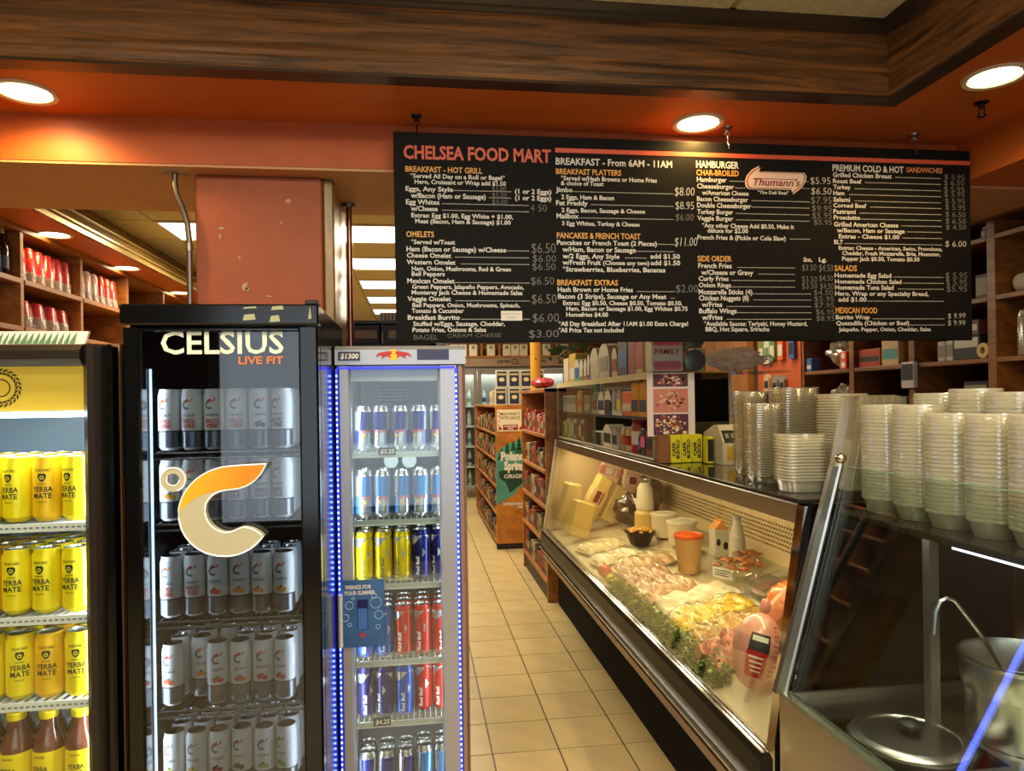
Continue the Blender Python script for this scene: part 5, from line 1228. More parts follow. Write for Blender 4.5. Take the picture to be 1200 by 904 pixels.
h2 = thing('ham_roll', 'long tan meat roll leaning behind the labelled ham', 'meat roll', (1.26, 2.3, bedz(1.26)))
q = MB().tube([(1.15, 2.43, .67), (1.19, 2.41, .71), (1.30, 2.36, .86), (1.35, 2.34, .92)], [.03, .05, .05, .03], 14); q.build('roll', Mt('roll', (206, 128, 88), .15, 30), h2)
o2 = thing('orange_roll', 'orange netted turkey roll with a white label by the chrome corner', 'meat roll', (1.42, 2.72, bedz(1.42)))
OR_ = (.095, .12, .1); OM = Matrix.Translation((1.44, 2.60, bedz(1.44)+.108)) @ Matrix.Rotation(.4, 4, 'Z')
MB().ball((0, 0, 0), *OR_, 24, 16, wob=lambda d: 1+.02*math.sin(d[2]*22)).xf(OM).build('roll', Mt('orange', (222, 124, 50), .2, 25, .8, .2, 40), o2)
q = MB()
for i in range(7):
    e = epatch((0, 0, 0), OR_, OM, .55+.3*i, .60+.3*i, 0, 2*PI, 1.012, 20); q.add(e.V, e.F)
q.build('net_strings', mat('net_cream', (230, 170, 100), .6), o2)
epatch((0, 0, 0), OR_, OM, 1.45, 1.8, -PI/2-.75, -PI/2-.35, 1.02).build('label', PAPER, o2)
# cheese blocks leaning in the far corner
def block(name, lab, c, sz, ry, rz, m, wrapm=None, cat='cheese'):
    t = thing(name, lab, cat, (c[0], c[1], c[2]-sz[2]/2))
    M_ = Matrix.Translation(c) @ Matrix.Rotation(rz, 4, 'Z') @ Matrix.Rotation(ry, 4, 'Y')
    a, b, d = sz[0]/2, sz[1]/2, sz[2]/2
    MB().bbox(-a, a, -b, b, -d, d, .012).xf(M_).build('block', m, t)
    if wrapm:
        MB().box(-a-.001, a+.001, -b-.001, b+.001, -d*.35, d*.35).xf(M_).build('wrapper_band', wrapm[0], t, smooth=None)
        q = MB().box(-a*.5, a*.2, -b-.002, -b-.001, -d*.28, d*.28).box(a*.4, a*.6, -b-.002, -b-.001, -d*.3, d*.3).xf(M_); q.build('wrapper_print', wrapm[1], t, smooth=None)
    return t
CHS = Mt('cheddar', (236, 204, 118), .06, 12, .4, .1, 30); CHS2 = Mt('swiss', (222, 196, 128), .08, 12, .4, .1, 30)
block('cheese_block', 'pale yellow cheese block leaning lowest in the far corner of the case', (1.12, 4.90, .735), (.15, .13, .25), .32, .15, CHS)
block('cheese_block', 'tan rinded cheese block standing against the cream end wall', (1.10, 5.17, .79), (.12, .12, .34), .2, 0, CHS2)
block('cheese_block', 'cheese block in a printed wrapper leaning in the far corner', (1.29, 5.11, .86), (.11, .13, .32), .5, 0, CHS, (C('wrapcream', (232, 206, 140)), CR_))
block('cheese_block', 'pale cheese block leaning beside the printed wrapper block', (1.42, 5.12, .80), (.10, .12, .28), .5, 0, CHS2)
block('meat_packet', 'upper white packet with pink stripes against the end wall of the case', (1.45, 5.3, 1.02), (.16, .05, .17), .3, 0, C('pkt', (232, 200, 176)), (C('pktp', (214, 140, 130)), PAPER), 'packet')
block('meat_packet', 'lower beige packet right of the printed wrapper cheese block', (1.62, 5.26, .95), (.16, .06, .2), .12, 0, C('pkt2', (222, 186, 150)), (C('pktq', (232, 214, 190)), CR_), 'packet')
t = thing('meat_bag', 'dark vacuum bag heap under the leaning cheese blocks', 'meat bag', (1.5, 4.95, bedz(1.5)))
MB().ball((1.50, 4.86, bedz(1.58)+.12), .13, .12, .11, 20, 12, wob=lambda d: 1+.14*math.sin(d[0]*7+d[1]*5)+.1*math.sin(d[2]*11+d[0]*6)).build('bag', Mt('vac', (74, 54, 44), .5, 14, 1, .8, 20, .15), t)
t = thing('meat_bag', 'grey green vacuum bag heap behind the cream bottle', 'meat bag', (1.66, 4.8, bedz(1.66)))
MB().ball((1.67, 5.04, bedz(1.78)+.17), .085, .12, .14, 20, 12, wob=lambda d: 1+.12*math.sin(d[0]*8+d[1]*4+1)+.1*math.sin(d[2]*9+d[1]*7)).build('bag', Mt('vac2', (104, 96, 76), .5, 14, 1, .8, 20, .15), t)
# bowls, tubs and bottles
def tub(name, lab, x, y, r0, r1, h, m, lidm=None, lid_h=.012, cat='tub'):
    z = bedz(x+r0*.9)+.001
    t = thing(name, lab, cat, (x, y, z))
    MB().lathe([(r0*.95, 0), (r0, .004), (r1*.98, h*.93), (r1, h*.94), (r1, h)], 24, (x, y, z)).build('tub', m, t)
    if lidm: MB().lathe([(r1*1.03, h-.01), (r1*1.05, h-.004), (r1*1.05, h+lid_h*.6), (r1*.9, h+lid_h), (r1*.85, h+lid_h*.6)], 24, (x, y, z)).build('lid', lidm, t)
    return t, z
CLR = pane('cloudy_tub', (245, 240, 225), .05, .1, .45, (236, 222, 186))
t, z = tub('sauce_tub', 'cloudy tub with an orange lid in front of the milk carton', 1.41, 3.62, .058, .074, .19, C('saucy', (222, 180, 118), .35), mat('orange_lid', (226, 96, 36), .4))
t, z = tub('white_tub', 'rear white plastic tub beside the cream bottle', 1.56, 4.42, .075, .085, .14, C('tubw', (224, 210, 178), .4), C('tubl', (232, 222, 196), .4))
t, z = tub('white_tub', 'front white plastic tub between the black bowl and the milk carton', 1.58, 4.16, .08, .09, .13, C('tubw', (224, 210, 178), .4), C('tubl', (232, 222, 196), .4))
z = bedz(1.58)
t = thing('cream_bottle', 'yellow bottle with a tall white upper half behind the white tubs', 'bottle', (1.5, 4.62, z))
MB().lathe([(.065, 0), (.07, .01), (.07, .13), (.055, .15), (.055, .16)], 20, (1.5, 4.62, z)).build('bottle', C('custard', (222, 190, 110), .35), t)
MB().lathe([(.058, .16), (.06, .17), (.05, .3), (.03, .33)], 20, (1.5, 4.62, z)).build('white_top', C('tubl', (232, 222, 196), .4), t)
z = bedz(1.72)
t = thing('milk_carton', 'white milk carton with orange gable top in the deli case', 'carton', (1.63, 3.74, z))
MB().bbox(1.59, 1.67, 3.7, 3.78, z, z+.15, .004).build('body', CW, t, smooth=None)
MB().prism([(1.59, z+.15), (1.67, z+.15), (1.635, z+.19), (1.635, z+.205), (1.625, z+.205), (1.625, z+.19)], 'y', 3.7, 3.78).build('gable', mat('carton_orange', (230, 160, 70), .5), t, smooth=None)
MB().ball((1.61, 3.699, z+.08), .012, .002, .02, 8, 6).ball((1.65, 3.699, z+.06), .014, .002, .022, 8, 6).build('cow_print', CK, t)
t = thing('milk_bottle', 'white plastic milk bottle right of the milk carton', 'bottle', (1.67, 3.6, z))
MB().lathe([(.042, 0), (.045, .01), (.043, .1), (.03, .17), (.02, .2), (.02, .215)], 20, (1.67, 3.6, z+.004)).build('bottle', CW, t)
MB().lathe([(.022, .214), (.022, .235)], 14, (1.67, 3.6, z+.004)).build('cap', CL, t)
def bowl(name, lab, x, y, r, h, m, food, seed, cat='bowl'):
    z = bedz(x+r*.66)+.001
    t = thing(name, lab, cat, (x, y, z))
    MB().lathe([(r*.55, 0), (r*.62, .004), (r, h), (r*1.06, h+.003), (r*1.05, h+.006), (r*.96, h), (r*.6, .008)], 20, (x, y, z), wob=lambda a, zz: 1+.02*math.sin(10*a)).build('bowl', m, t)
    q = MB(); r_ = random.Random(seed)
    for i in range(46):
        a = r_.uniform(0, 6.3); d = r*.8*math.sqrt(r_.random()); s = r*r_.uniform(.12, .22)
        q.ball((x+d*math.cos(a), y+d*math.sin(a), z+h*.9+(r*.35)*(1-(d/r)**2)), s, s*.8, s*.5, 6, 4)
    stuff(q.build('contents', food, t, smooth=80))
    return t
bowl('salad_bowl', 'black foil bowl heaped with orange yellow salad', 1.38, 4.36, .095, .085, mat('foil_black', (40, 38, 36), .25, .7, bump=.8, bscale=30), Mt('oslaw', (232, 170, 60), .3, 60), 3)
bowl('meat_plate', 'low dish of dark red meat pieces beside the orange lid tub', 1.52, 3.93, .085, .03, TRAYM, Mt('redmeat', (140, 70, 48), .4, 60), 4, 'dish')
bowl('salad_bowl', 'clear bowl of brown salad in the middle back of the case', 1.52, 3.27, .125, .075, pane('bowl_clear', (250, 250, 245), .06, .05, .05), Mt('brsalad', (176, 106, 52), .45, 40), 5)
bowl('salad_bowl', 'clear bowl of brown beans by the milk bottle', 1.66, 3.46, .08, .06, MATS['bowl_clear'], Mt('beans', (160, 96, 56), .45, 60), 6)
t = thing('price_card', 'small white price card on the rim of the brown salad bowl', 'card', (1.42, 3.2, .70))
MB().box(-.05, .05, -.001, .001, -.025, .025).xf(Matrix.Translation((1.41, 3.2, .745)) @ Matrix.Rotation(.25, 4, 'Y') @ Matrix.Rotation(-.5, 4, 'X')).build('card', PAPER, t, smooth=None)
MB().box(-.04, .035, -.0016, -.001, .008, .012).box(-.04, .02, -.0016, -.001, -.004, 0).box(-.04, .03, -.0016, -.001, -.014, -.010).xf(Matrix.Translation((1.41, 3.2, .745)) @ Matrix.Rotation(.25, 4, 'Y') @ Matrix.Rotation(-.5, 4, 'X')).build('print', INK, t, smooth=None)
for i, (x, y) in enumerate(((1.60, 3.02), (1.62, 2.84))):
    z = bedz(x-.0)+.02
    t = thing('clear_container', ('rear' if i == 0 else 'front')+' clear rectangular container of grey slices behind the yellow tray', 'container', (x, y, z))
    M_ = Matrix.Translation((x, y, z)) @ Matrix.Rotation(-.2, 4, 'Y') @ Matrix.Rotation(.15, 4, 'Z')
    MB().box(-.13, .13, -.08, .08, 0, .003).box(-.13, .13, -.082, -.08, 0, .055).box(-.13, .13, .08, .082, 0, .055).box(-.132, -.13, -.082, .082, 0, .055).box(.13, .132, -.082, .082, 0, .055).box(-.14, .14, -.09, -.082, .053, .056).box(-.14, .14, .082, .09, .053, .056).xf(M_).build('box', ACRYL, t, smooth=None)
    MB().bbox(-.12, .12, -.07, .07, .004, .035, .012).xf(M_).build('contents', Mt('greyslice', (150, 116, 92), .35, 30), t)
t = thing('tomato', 'ripe orange red tomato at the front glass of the deli case', 'tomato', (1.03, 3.93, .57))
MB().ball((1.035, 3.93, .605), .04, .04, .036, 18, 12).build('fruit', Mt('tomato', (222, 88, 34), .1, 10, .6, .05, 20), t)
MB().lathe([(.008, 0), (.002, .01)], 6, (1.035, 3.93, .639)).build('stem', CGR, t)
t = thing('lemon', 'yellow green lemon beside the parsley in the deli case', 'lemon', (1.015, 3.7, .563))
MB().ball((1.02, 3.75, .600), .03, .036, .03, 16, 10, wob=lambda d: 1+.12*abs(d[1])**6).build('fruit', Mt('lemon', (212, 200, 50), .08, 10, .5, .1, 50), t)
MB().ball((1.02, 3.712, .600), .006, .006, .006, 8, 6).build('tip', MATS['food_lemon'], t)
PARS = [mat('parsley_%d' % i, c, .5) for i, c in enumerate([(64, 104, 26), (104, 146, 44), (40, 76, 20)])]
q = MB(); r_ = random.Random(9)
for i in range(2200):
    y = r_.uniform(2.36, 3.69); x = 1.035+r_.gauss(0, .022); x = max(.992, min(1.12, x))
    zz = bedz(x)+.004+abs(r_.gauss(0, .028)); a = r_.uniform(0, 6.3); b = r_.uniform(-.8, .9); L_ = r_.uniform(.012, .022)
    d = Vector((math.cos(a)*math.cos(b), math.sin(a)*math.cos(b), math.sin(b)))*L_; s = d.cross(Vector((.3, .2, 1))).normalized()*L_*.45
    c_ = Vector((x, y, zz)); q.add([c_-d*.2, c_+d*.4+s, c_+d, c_+d*.4-s], [(0, 1, 2, 3)], r_.randint(0, 2))
for i in range(160):
    y = r_.uniform(2.36, 3.69); x = 1.04+r_.gauss(0, .02); x = max(.995, x); q.tube([(x, y, bedz(x)+.002), (x+r_.gauss(0, .012), y+r_.gauss(0, .02), bedz(x)+.05)], .0011, 3, 1)
pg = stuff(q.build('parsley_garnish', PARS, smooth=None)); tag(pg, 'row of curly green parsley along the front glass of the deli case', 'parsley')

# ================================================================== GLASS CABINET ON THE COUNTER
CZ = 1.28
gc = thing('glass_cabinet', 'glass shelf cabinet of packets standing on the far half of the deli case', 'cabinet', (1.26, 4.3, CZ))
FRAME = mat('cabinet_frame', (150, 140, 112), .4, .3)
MB().bbox(1.07, 1.45, 3.16, 5.40, CZ, CZ+.012, .002).build('base', FRAME, gc, smooth=None)
MB().box(1.075, 1.445, 3.17, 5.39, 1.472, 1.478).build('shelf', GLASSG, gc, smooth=None)
MB().box(1.072, 1.08, 3.17, 5.39, 1.466, 1.479).build('shelf_edge', BLKM, gc, smooth=None)
MB().box(1.07, 1.45, 3.16, 5.40, 1.684, 1.692).build('top', GLASSG, gc, smooth=None)
MB().box(1.066, 1.07, 3.16, 5.40, 1.66, 1.692).build('top_rail', mat('rail_cream', (206, 196, 150), .4), gc, smooth=None)
MB().box(1.44, 1.45, 3.17, 5.39, CZ+.012, 1.66).build('back_panel', mat('cab_back', (96, 90, 60), .4), gc, smooth=None)
MB().box(1.08, 1.44, 5.385, 5.395, CZ+.012, 1.684).build('end_glass', GLASSG, gc, smooth=None)
MB().box(1.08, 1.44, 3.165, 3.17, CZ+.012, 1.684).build('end_glass', pane('smoky_end', (150, 150, 135), .08), gc, smooth=None)
for x, y in ((1.07, 3.16), (1.437, 3.16), (1.07, 5.385), (1.437, 5.385)): MB().box(x, x+.013, y, y+.013, CZ+.012, 1.684).build('post', FRAME, gc, smooth=None)
for y0, y1 in ((4.25, 5.38),): MB().box(1.071, 1.074, y0, y1, CZ+.015, 1.66).build('sliding_glass', GLASSG, gc, smooth=None)
MB().box(1.0705, 1.075, 4.244, 4.25, CZ+.015, 1.66).build('glass_edge', EDGE, gc, smooth=None)
MB().box(1.09, 1.44, 4.55, 4.556, CZ+.012, 1.472).build('divider', mat('divider_smoke', (80, 76, 60), .3), gc, smooth=None)
def pouch(lab, x, y0, y1, z, h, m, band=None, d=.09, cat='bag', name='snack_bag'):
    """arched-top soft bag facing the aisle"""
    w_ = y1-y0; n = 10
    pts = [(y0, z+.0005), (y1, z+.0005)]+[(y0+w_/2+w_/2*math.cos(PI*i/n), z+h*.55+h*.45*math.sin(PI*i/n)) for i in range(n+1)]
    t = tag(MB().prism(pts, 'x', x, x+d).build(name, m, smooth=None), lab, cat)
    q = MB().prism([(y0+(p[0]-y0)*1.0, p[1]) for p in pts[2:]], 'x', x-.002, x).build('seam_edge', CW if m is not CW else CG, t, smooth=None)
    if band: MB().prism([(y0+w_*.12, z+h*.2), (y1-w_*.12, z+h*.2), (y1-w_*.12, z+h*.62), (y0+w_*.12, z+h*.62)], 'x', x-.0035, x-.002).build('label_panel', band, t, smooth=None)
    return t
SM = 1.479; SL = CZ+.0125; SX = 1.095
for i in range(6): carton('tea_box', SX, SX+.08, 5.30-.075*(i+1), 5.30-.075*i-.004, SM, SM+.12, CL if i % 2 else CW, '%s pale tea box from the far end on the middle shelf of the glass cabinet' % ORD[i], 'box', band=(.5, .9, CG), group='pale tea boxes')
carton('spice_box', SX, SX+.07, 4.68, 4.82, SM, SM+.15, CY, 'tall yellow box on the middle shelf of the glass cabinet', 'box', band=(.3, .6, CO))
carton('spice_box', SX, SX+.07, 4.46, 4.62, SM, SM+.115, CG, 'grey box right of the tall yellow box in the glass cabinet', 'box', band=(.2, .5, CW))
pouch('cream bag with a red edge on the middle cabinet shelf', SX, 4.27, 4.42, SM, .135, CW, CR_)
pouch('cream bag standing behind the black bag, middle cabinet shelf', SX, 4.11, 4.25, SM, .135, C('cream', (226, 214, 184)), CN)
pouch('bag with a black window on the middle cabinet shelf', SX, 3.95, 4.10, SM, .14, CK, CK)
pouch('left of two white bags beside the red bag, middle cabinet shelf', SX, 3.85, 3.94, SM, .15, CW, CG)
pouch('right of two white bags beside the red bag, middle cabinet shelf', SX, 3.75, 3.845, SM, .145, CW, CLIM)
carton('cookie_packet', SX, SX+.07, 3.57, 3.74, SM, SM+.13, CO, 'orange red packet on the middle cabinet shelf', 'packet', band=(.2, .5, CW))
for i, y in enumerate((3.44, 3.31)):
    t = carton('coffee_bag', SX-.005, SX+.07, y, y+.12, SM, SM+.17, mat('amber_bag', (206, 146, 40), .35), '%s amber coffee bag on the middle cabinet shelf' % ('left' if i == 0 else 'right'), 'bag', band=(.15, .5, CN))
    MB().prism([(y+.01, SM+.1705), (y+.11, SM+.1705), (y+.06, SM+.2)], 'x', SX+.01, SX+.05).build('folded_top', MATS['amber_bag'], t, smooth=None)
for i in range(9): carton('sachet_box', SX, SX+.07, 5.32-.075*(i+1), 5.32-.075*i-.004, SL, SL+.12+.01*(i % 3), [CLIM, CGR, CW, CL, CG, CW, CK, CR_, CW][i], '%s small box from the far end on the bottom of the glass cabinet' % ORD[i], 'box', band=(.2, .8, [CGR, CW, CGR, CLIM, CW, CN, CR_, CW, CN][i]), group='small boxes on the cabinet floor')
carton('match_box', SX, SX+.08, 4.18, 4.4, SL, SL+.08, CW, 'low black and white box on the cabinet floor', 'box', band=(.05, .95, CK))
pouch('front cream roll on the cabinet floor', SX, 3.96, 4.14, SL, .13, C('cream', (226, 214, 184)), CK, name='cotton_roll', cat='roll')
pouch('second cream roll on the cabinet floor', SX, 3.84, 3.95, SL, .12, CW, CK, name='cotton_roll', cat='roll')
def jar7(name, lab, x, y, z, r, h, m, capm, band, cat='jar'):
    t = tag(MB().lathe([(r*.9, 0), (r, .005), (r, h*.82), (r*.85, h*.9)], 16, (x, y, z+.0005)).build(name, m), lab, cat)
    MB().lathe([(r*.9, h*.9), (r*.92, h), (r*.8, h*1.01)], 16, (x, y, z)).build('cap', capm, t)
    MB().lathe([(r*1.01, h*.25), (r*1.01, h*.65)], 16, (x, y, z), cap=(False, False)).build('label_band', band, t)
    return t
jar7('spice_jar', 'left tan jar on the cabinet floor', SX+.04, 3.77, SL, .035, .125, CTAN, CW, CO)
jar7('spice_jar', 'right tan jar on the cabinet floor', SX+.04, 3.68, SL, .035, .125, CTAN, CW, CR_)
jar7('drink_cup', 'red and white paper cup with red lid on the cabinet floor', SX+.045, 3.57, SL, .045, .17, CR_, CR_, CW, 'cup')
jar7('spice_jar', 'dark jar beside the red cup on the cabinet floor', SX+.03, 3.46, SL, .03, .1, CK, CN, CB)
carton('hot_sauce_box', SX, SX+.06, 3.36, 3.43, SL, SL+.13, CK, 'narrow black box on the cabinet floor by the picture sheet', 'box', band=(.3, .7, CP))
carton('hot_sauce_box', SX, SX+.06, 3.24, 3.35, SL, SL+.12, C('maroon', (120, 34, 34)), 'maroon box on the cabinet floor by the picture sheet', 'box', band=(.3, .7, CK))
# on top
TZ = 1.6925
carton('noodle_pack', SX, SX+.09, 5.08, 5.26, TZ, TZ+.18, CTAN, 'tall beige pack at the far end of the cabinet top', 'pack', band=(.1, .9, CW))
carton('noodle_pack', SX, SX+.09, 4.86, 5.06, TZ, TZ+.2, CY, 'yellow pack second from the far end of the cabinet top', 'pack', band=(.1, .5, CW))
pouch('teal bag on the cabinet top', SX-.01, 4.70, 4.85, TZ, .15, CT, CB)
pouch('green bag right of the teal bag on the cabinet top', SX-.01, 4.58, 4.70, TZ, .14, CGR, CW)
pouch('orange bag right of the green bag on the cabinet top', SX-.01, 4.48, 4.57, TZ, .14, CO, CW)
pouch('blue bag right of the orange bag on the cabinet top', SX-.01, 4.4, 4.47, TZ, .16, CB, CW)
BAGG = mat('grey_printed_bag', (196, 190, 168), .4, var=.2, vscale=20)
pouch('left big grey rounded bag on the cabinet top', SX-.01, 4.19, 4.39, TZ, .19, BAGG, None)
pouch('right big grey rounded bag on the cabinet top', SX-.01, 3.95, 4.18, TZ, .2, BAGG, CG)
pouch('brown printed bag beside the navy box on the cabinet top', SX, 3.82, 3.93, TZ, .16, CTAN, CR_)
carton('cereal_box', SX, SX+.08, 3.63, 3.81, TZ, TZ+.24, CN, 'tall navy box on the cabinet top', 'box', band=(.2, .6, CB))
carton('cereal_box', SX, SX+.08, 3.5, 3.62, TZ, TZ+.24, CW, 'tall white box with red edge on the cabinet top', 'box', band=(.0, 1, CR_))
carton('cereal_box', SX, SX+.08, 3.37, 3.49, TZ, TZ+.24, CTAN, 'tall beige box with red lettering on the cabinet top', 'box', band=(.1, .9, C('brick', (170, 60, 40))))
carton('toothpaste_box', 1.09, 1.24, 3.22, 3.32, TZ, TZ+.2, CW, 'white box with pink label over the picture sheet', 'box', '-y', (.62, .98, CP), (.04, .25, C('rose', (206, 110, 120))), 'FAMILY', CR_)
for i in range(2):
    t = tag(MB().lathe([(.05, -.01), (.052, 0), (.052, .012), (.03, .016)], 20).xf(Matrix.Translation((1.31, 3.26, TZ+.055+.108*i)) @ Matrix.Rotation(PI/2, 4, 'X')).build('tin_tube', mat('grey_lid', (110, 108, 104), .35, .5)), ('lower' if i == 0 else 'upper')+' round grey lid end of the gold tubes on the cabinet', 'lid')
    MB().lathe([(.05, 0), (.05, .09)], 20).xf(Matrix.Translation((1.31, 3.36, TZ+.055+.108*i)) @ Matrix.Rotation(PI/2, 4, 'X')).build('tube', mat('gold_tube', (176, 146, 80), .4), t)
carton('match_carton', 1.40, 1.47, 3.5, 3.56, TZ, TZ+.13, C('paleg2', (206, 210, 160)), 'small pale green carton beside the gold tubes', 'carton', '-y', (.3, .6, CGR))
BAGP = pane('thin_plastic_bag', (250, 246, 240), .10, .18, .8, (240, 226, 214))
t = thing('plastic_bag', 'crumpled white plastic bag lying on the near corner of the cabinet', 'plastic bag', (1.5, 3.3, TZ))
def crumple(c, r, seed, n=22, k=13, j=.16):
    """crumpled film: a lumpy ball with sharp random folds"""
    r_ = random.Random(seed); W = [(Vector((r_.gauss(0, 1), r_.gauss(0, 1), r_.gauss(0, 1)))*r_.uniform(2, 6), r_.uniform(0, 6), r_.uniform(.04, .1)) for _ in range(6)]
    q = MB().ball(c, r[0], r[1], r[2], n, k, wob=lambda d: .86+sum(a*(abs(math.sin(w_.dot(Vector(d))+p))-.6) for w_, p, a in W)+r_.uniform(-j, j))
    return q
crumple((1.54, 3.31, TZ+.06), (.16, .1, .055), 3, 24, 12, .2).build('bag', BAGP, t, smooth=None)
MB().tube([(1.64, 3.28, TZ+.07), (1.7, 3.27, TZ+.075), (1.72, 3.27, TZ+.06), (1.70, 3.27, TZ+.02)], .006, 6).build('handle_loop', BAGP, t)
MB().box(1.45, 1.75, 3.17, 3.45, 1.684, 1.692).build('side_shelf', GLASSG, gc, smooth=None)
# food picture sheet
ps = thing('food_poster', 'white sheet with three food pictures hung on the cabinet end', 'poster', (1.145, 3.1, 1.395))
MB().box(1.034, 1.258, 3.13, 3.134, 1.398, 1.685).build('sheet', mat('poster_paper', (222, 206, 196), .5), ps, smooth=None)
def foodpic(z0, z1, bg, spots, seed):
    r_ = random.Random(seed)
    b_ = MB().box(1.062, 1.226, 3.1285, 3.13, z0, z1).build('picture', bg, ps, smooth=None)
    q = MB()
    for i in range(70):
        rr = r_.uniform(.003, .012); x = 1.144+max(-.064, min(.064, r_.gauss(0, .036))); z = (z0+z1)/2+max(-(z1-z0)*.38, min((z1-z0)*.38, r_.gauss(0, (z1-z0)*.2)))
        q.add([(x+rr*math.cos(a), 3.1283-.0005*(i % 3), z+rr*.7*math.sin(a)) for a in [k*PI/4 for k in range(8)]], [tuple(range(8))], i % len(spots))
    q.build('food_print', spots, b_, smooth=None)
fp = [mat('fp_%d' % i, c, .5) for i, c in enumerate([(196, 120, 106), (222, 190, 150), (150, 60, 60), (232, 214, 190), (206, 150, 96)])]
PLUM = mat('fp_plum', (84, 46, 62), .5)
foodpic(1.622, 1.68, PLUM, [fp[0], fp[3], fp[2]], 1)
foodpic(1.505, 1.612, fp[0], [fp[1], fp[0], fp[4], fp[2]], 2)
foodpic(1.402, 1.497, PLUM, [fp[3], fp[1], fp[2], fp[4]], 3)
# yellow coffee bricks
for i in range(4):
    x = 1.06+.0535*i; y = 3.05+.01*i
    m_ = mat('coffee_yellow', (206, 196, 36), .4)
    t = thing('coffee_brick', '%s yellow coffee brick from the left under the food pictures' % ORD[i], 'coffee', (x, y, CZ), 'yellow coffee bricks')
    MB().bbox(x, x+.0515, y, y+.05, CZ+.0003, CZ+.125, .003).build('brick', m_ if i else CBR, t, smooth=None)
    q = MB().text('CAFE', 0, 0, 0, .014, .062, bold=.05).xf(Matrix.Translation((x+.023, y-.0008, CZ+.03)) @ Matrix.Rotation(-PI/2, 4, 'Y')).text('BUSTELO', 0, 0, 0, .014, .085, bold=.05)
    nV = len(glyphs('BUSTELO', .05)[0]); q.xf(Matrix.Translation((x+.042, y-.0008, CZ+.02)) @ Matrix.Rotation(-PI/2, 4, 'Y'), len(q.V)-nV)
    if i: q.build('print', INK, t, smooth=None)
# deli scale
sl = thing('label_scale', 'cream electronic deli scale with dark display behind the clear lids', 'scale', (1.41, 3.05, CZ))
SCM = mat('scale_cream', (206, 196, 160), .45)
M_ = Matrix.Translation((1.289, 2.905, CZ)) @ Matrix.Rotation(-.06, 4, 'Z')
MB().prism([(0, .001), (.24, .001), (.24, .13), (.10, .17), (.06, .17), (0, .10)], 'x', 0, .25).xf(M_).build('housing', SCM, sl, smooth=None)
q = MB().box(.008, .18, -.002, .0, -.01, .055).xf(M_ @ Matrix.Translation((0, .004, .104)) @ Matrix.Rotation(-.7, 4, 'X')); q.build('display', CK, sl, smooth=None)
q = MB()
for i in range(5): q.box(.018+.026*i, .033+.026*i, -.003, -.002, .012, .036)
q.xf(M_ @ Matrix.Translation((0, .004, .104)) @ Matrix.Rotation(-.7, 4, 'X')); q.build('digits', CG, sl, smooth=None)
MB().box(.02, .06, -.001, 0, .02, .08).xf(M_).build('yellow_sticker', CY, sl, smooth=None)
t = carton('coffee_carton', 1.252, 1.282, 2.98, 3.03, CZ+.0003, CZ+.12, MATS['coffee_yellow'], 'yellow and black carton leaning beside the deli scale', 'carton', '-y', (.1, .9, CK))
# ================================================================== CLEAR PLASTIC CONTAINERS
PLA = pane('clear_plastic', (246, 246, 240), .16, .14, .48, (246, 242, 220))
PLB = pane('ribbed_plastic', (244, 242, 232), .26, .14, .28, (236, 228, 200))
def deli_cup(r, h):
    def f():
        return MB().lathe([(r*.74, 0), (r*.76, .002), (r*.93, h-.010), (r*.94, h-.008), (r, h-.008), (r, h-.001), (r*.965, h), (r*.93, h-.006)], 20, cap=(True, False)).build('deli_cup', PLA, loc=(0, 0, 0))
    return f
def clam(wx, wy, h, ribs):
    """rounded square lid with ribbed sides and a flange"""
    def f():
        def ring(k, e, z, n=32):
            out = []
            for i in range(n):
                a = 2*PI*i/n; c_, s_ = math.cos(a), math.sin(a); rb = 1+(.02 if (i % 2) else 0)*ribs
                out.append((k*wx/2*math.copysign(abs(c_)**e, c_)*rb, k*wy/2*math.copysign(abs(s_)**e, s_)*rb, z))
            return out
        rs = [ring(.78, .5, 0), ring(.82, .5, .002), ring(.92, .5, h-.005), ring(1.0, .5, h-.004), ring(1.0, .5, h-.001), ring(.96, .5, h)]
        V = [v for r in rs for v in r]; F = [tuple(range(31, -1, -1))]
        for k in range(5): F += [(k*32+i, k*32+(i+1) % 32, (k+1)*32+(i+1) % 32, (k+1)*32+i) for i in range(32)]
        return MB().add(V, F).build('takeout_container', PLB if ribs else PLA, loc=(0, 0, 0))
    return f
def stack(kind, builder, x, y, z, n, pitch, lab, cat, grp, rz=0, lean=(0, 0)):
    for i in range(n):
        l_ = ORD[i]+' '+lab
        put(kind, builder, (x+lean[0]*i+R.uniform(-.0007, .0007), y+lean[1]*i+R.uniform(-.0007, .0007), z+.0005+pitch*i), rz+R.uniform(-.02, .02), l_, cat, grp)
CTOP = 1.2795
stack('clamA', clam(.105, .105, .03, 1), 1.235, 2.54, CTOP, 34, .0085, 'ribbed clear lid from the bottom of the stack beside the deli scale', 'lid', 'lids beside the scale', .1)
stack('clamA', clam(.105, .105, .03, 1), 1.16, 2.29, CTOP, 29, .0085, 'ribbed clear lid from the bottom, second stack from the deli scale', 'lid', 'lids in the second stack', -.05)
stack('clamC', clam(.15, .13, .03, 1), 1.32, 2.38, CTOP, 34, .0088, 'ribbed clear lid from the bottom of the tall wide stack behind the low stack', 'lid', 'lids in the tall wide stack', .0)
stack('clamD', clam(.135, .12, .04, 0), 1.16, 2.06, CTOP, 15, .0095, 'clear square container from the bottom of the low stack by the chrome corner', 'container', 'containers in the low stack', -.1)
stack('clamD', clam(.135, .12, .04, 0), 1.34, 2.12, CTOP, 30, .0088, 'clear square container from the bottom of the stack behind the low stack', 'container', 'containers behind the low stack', .05)
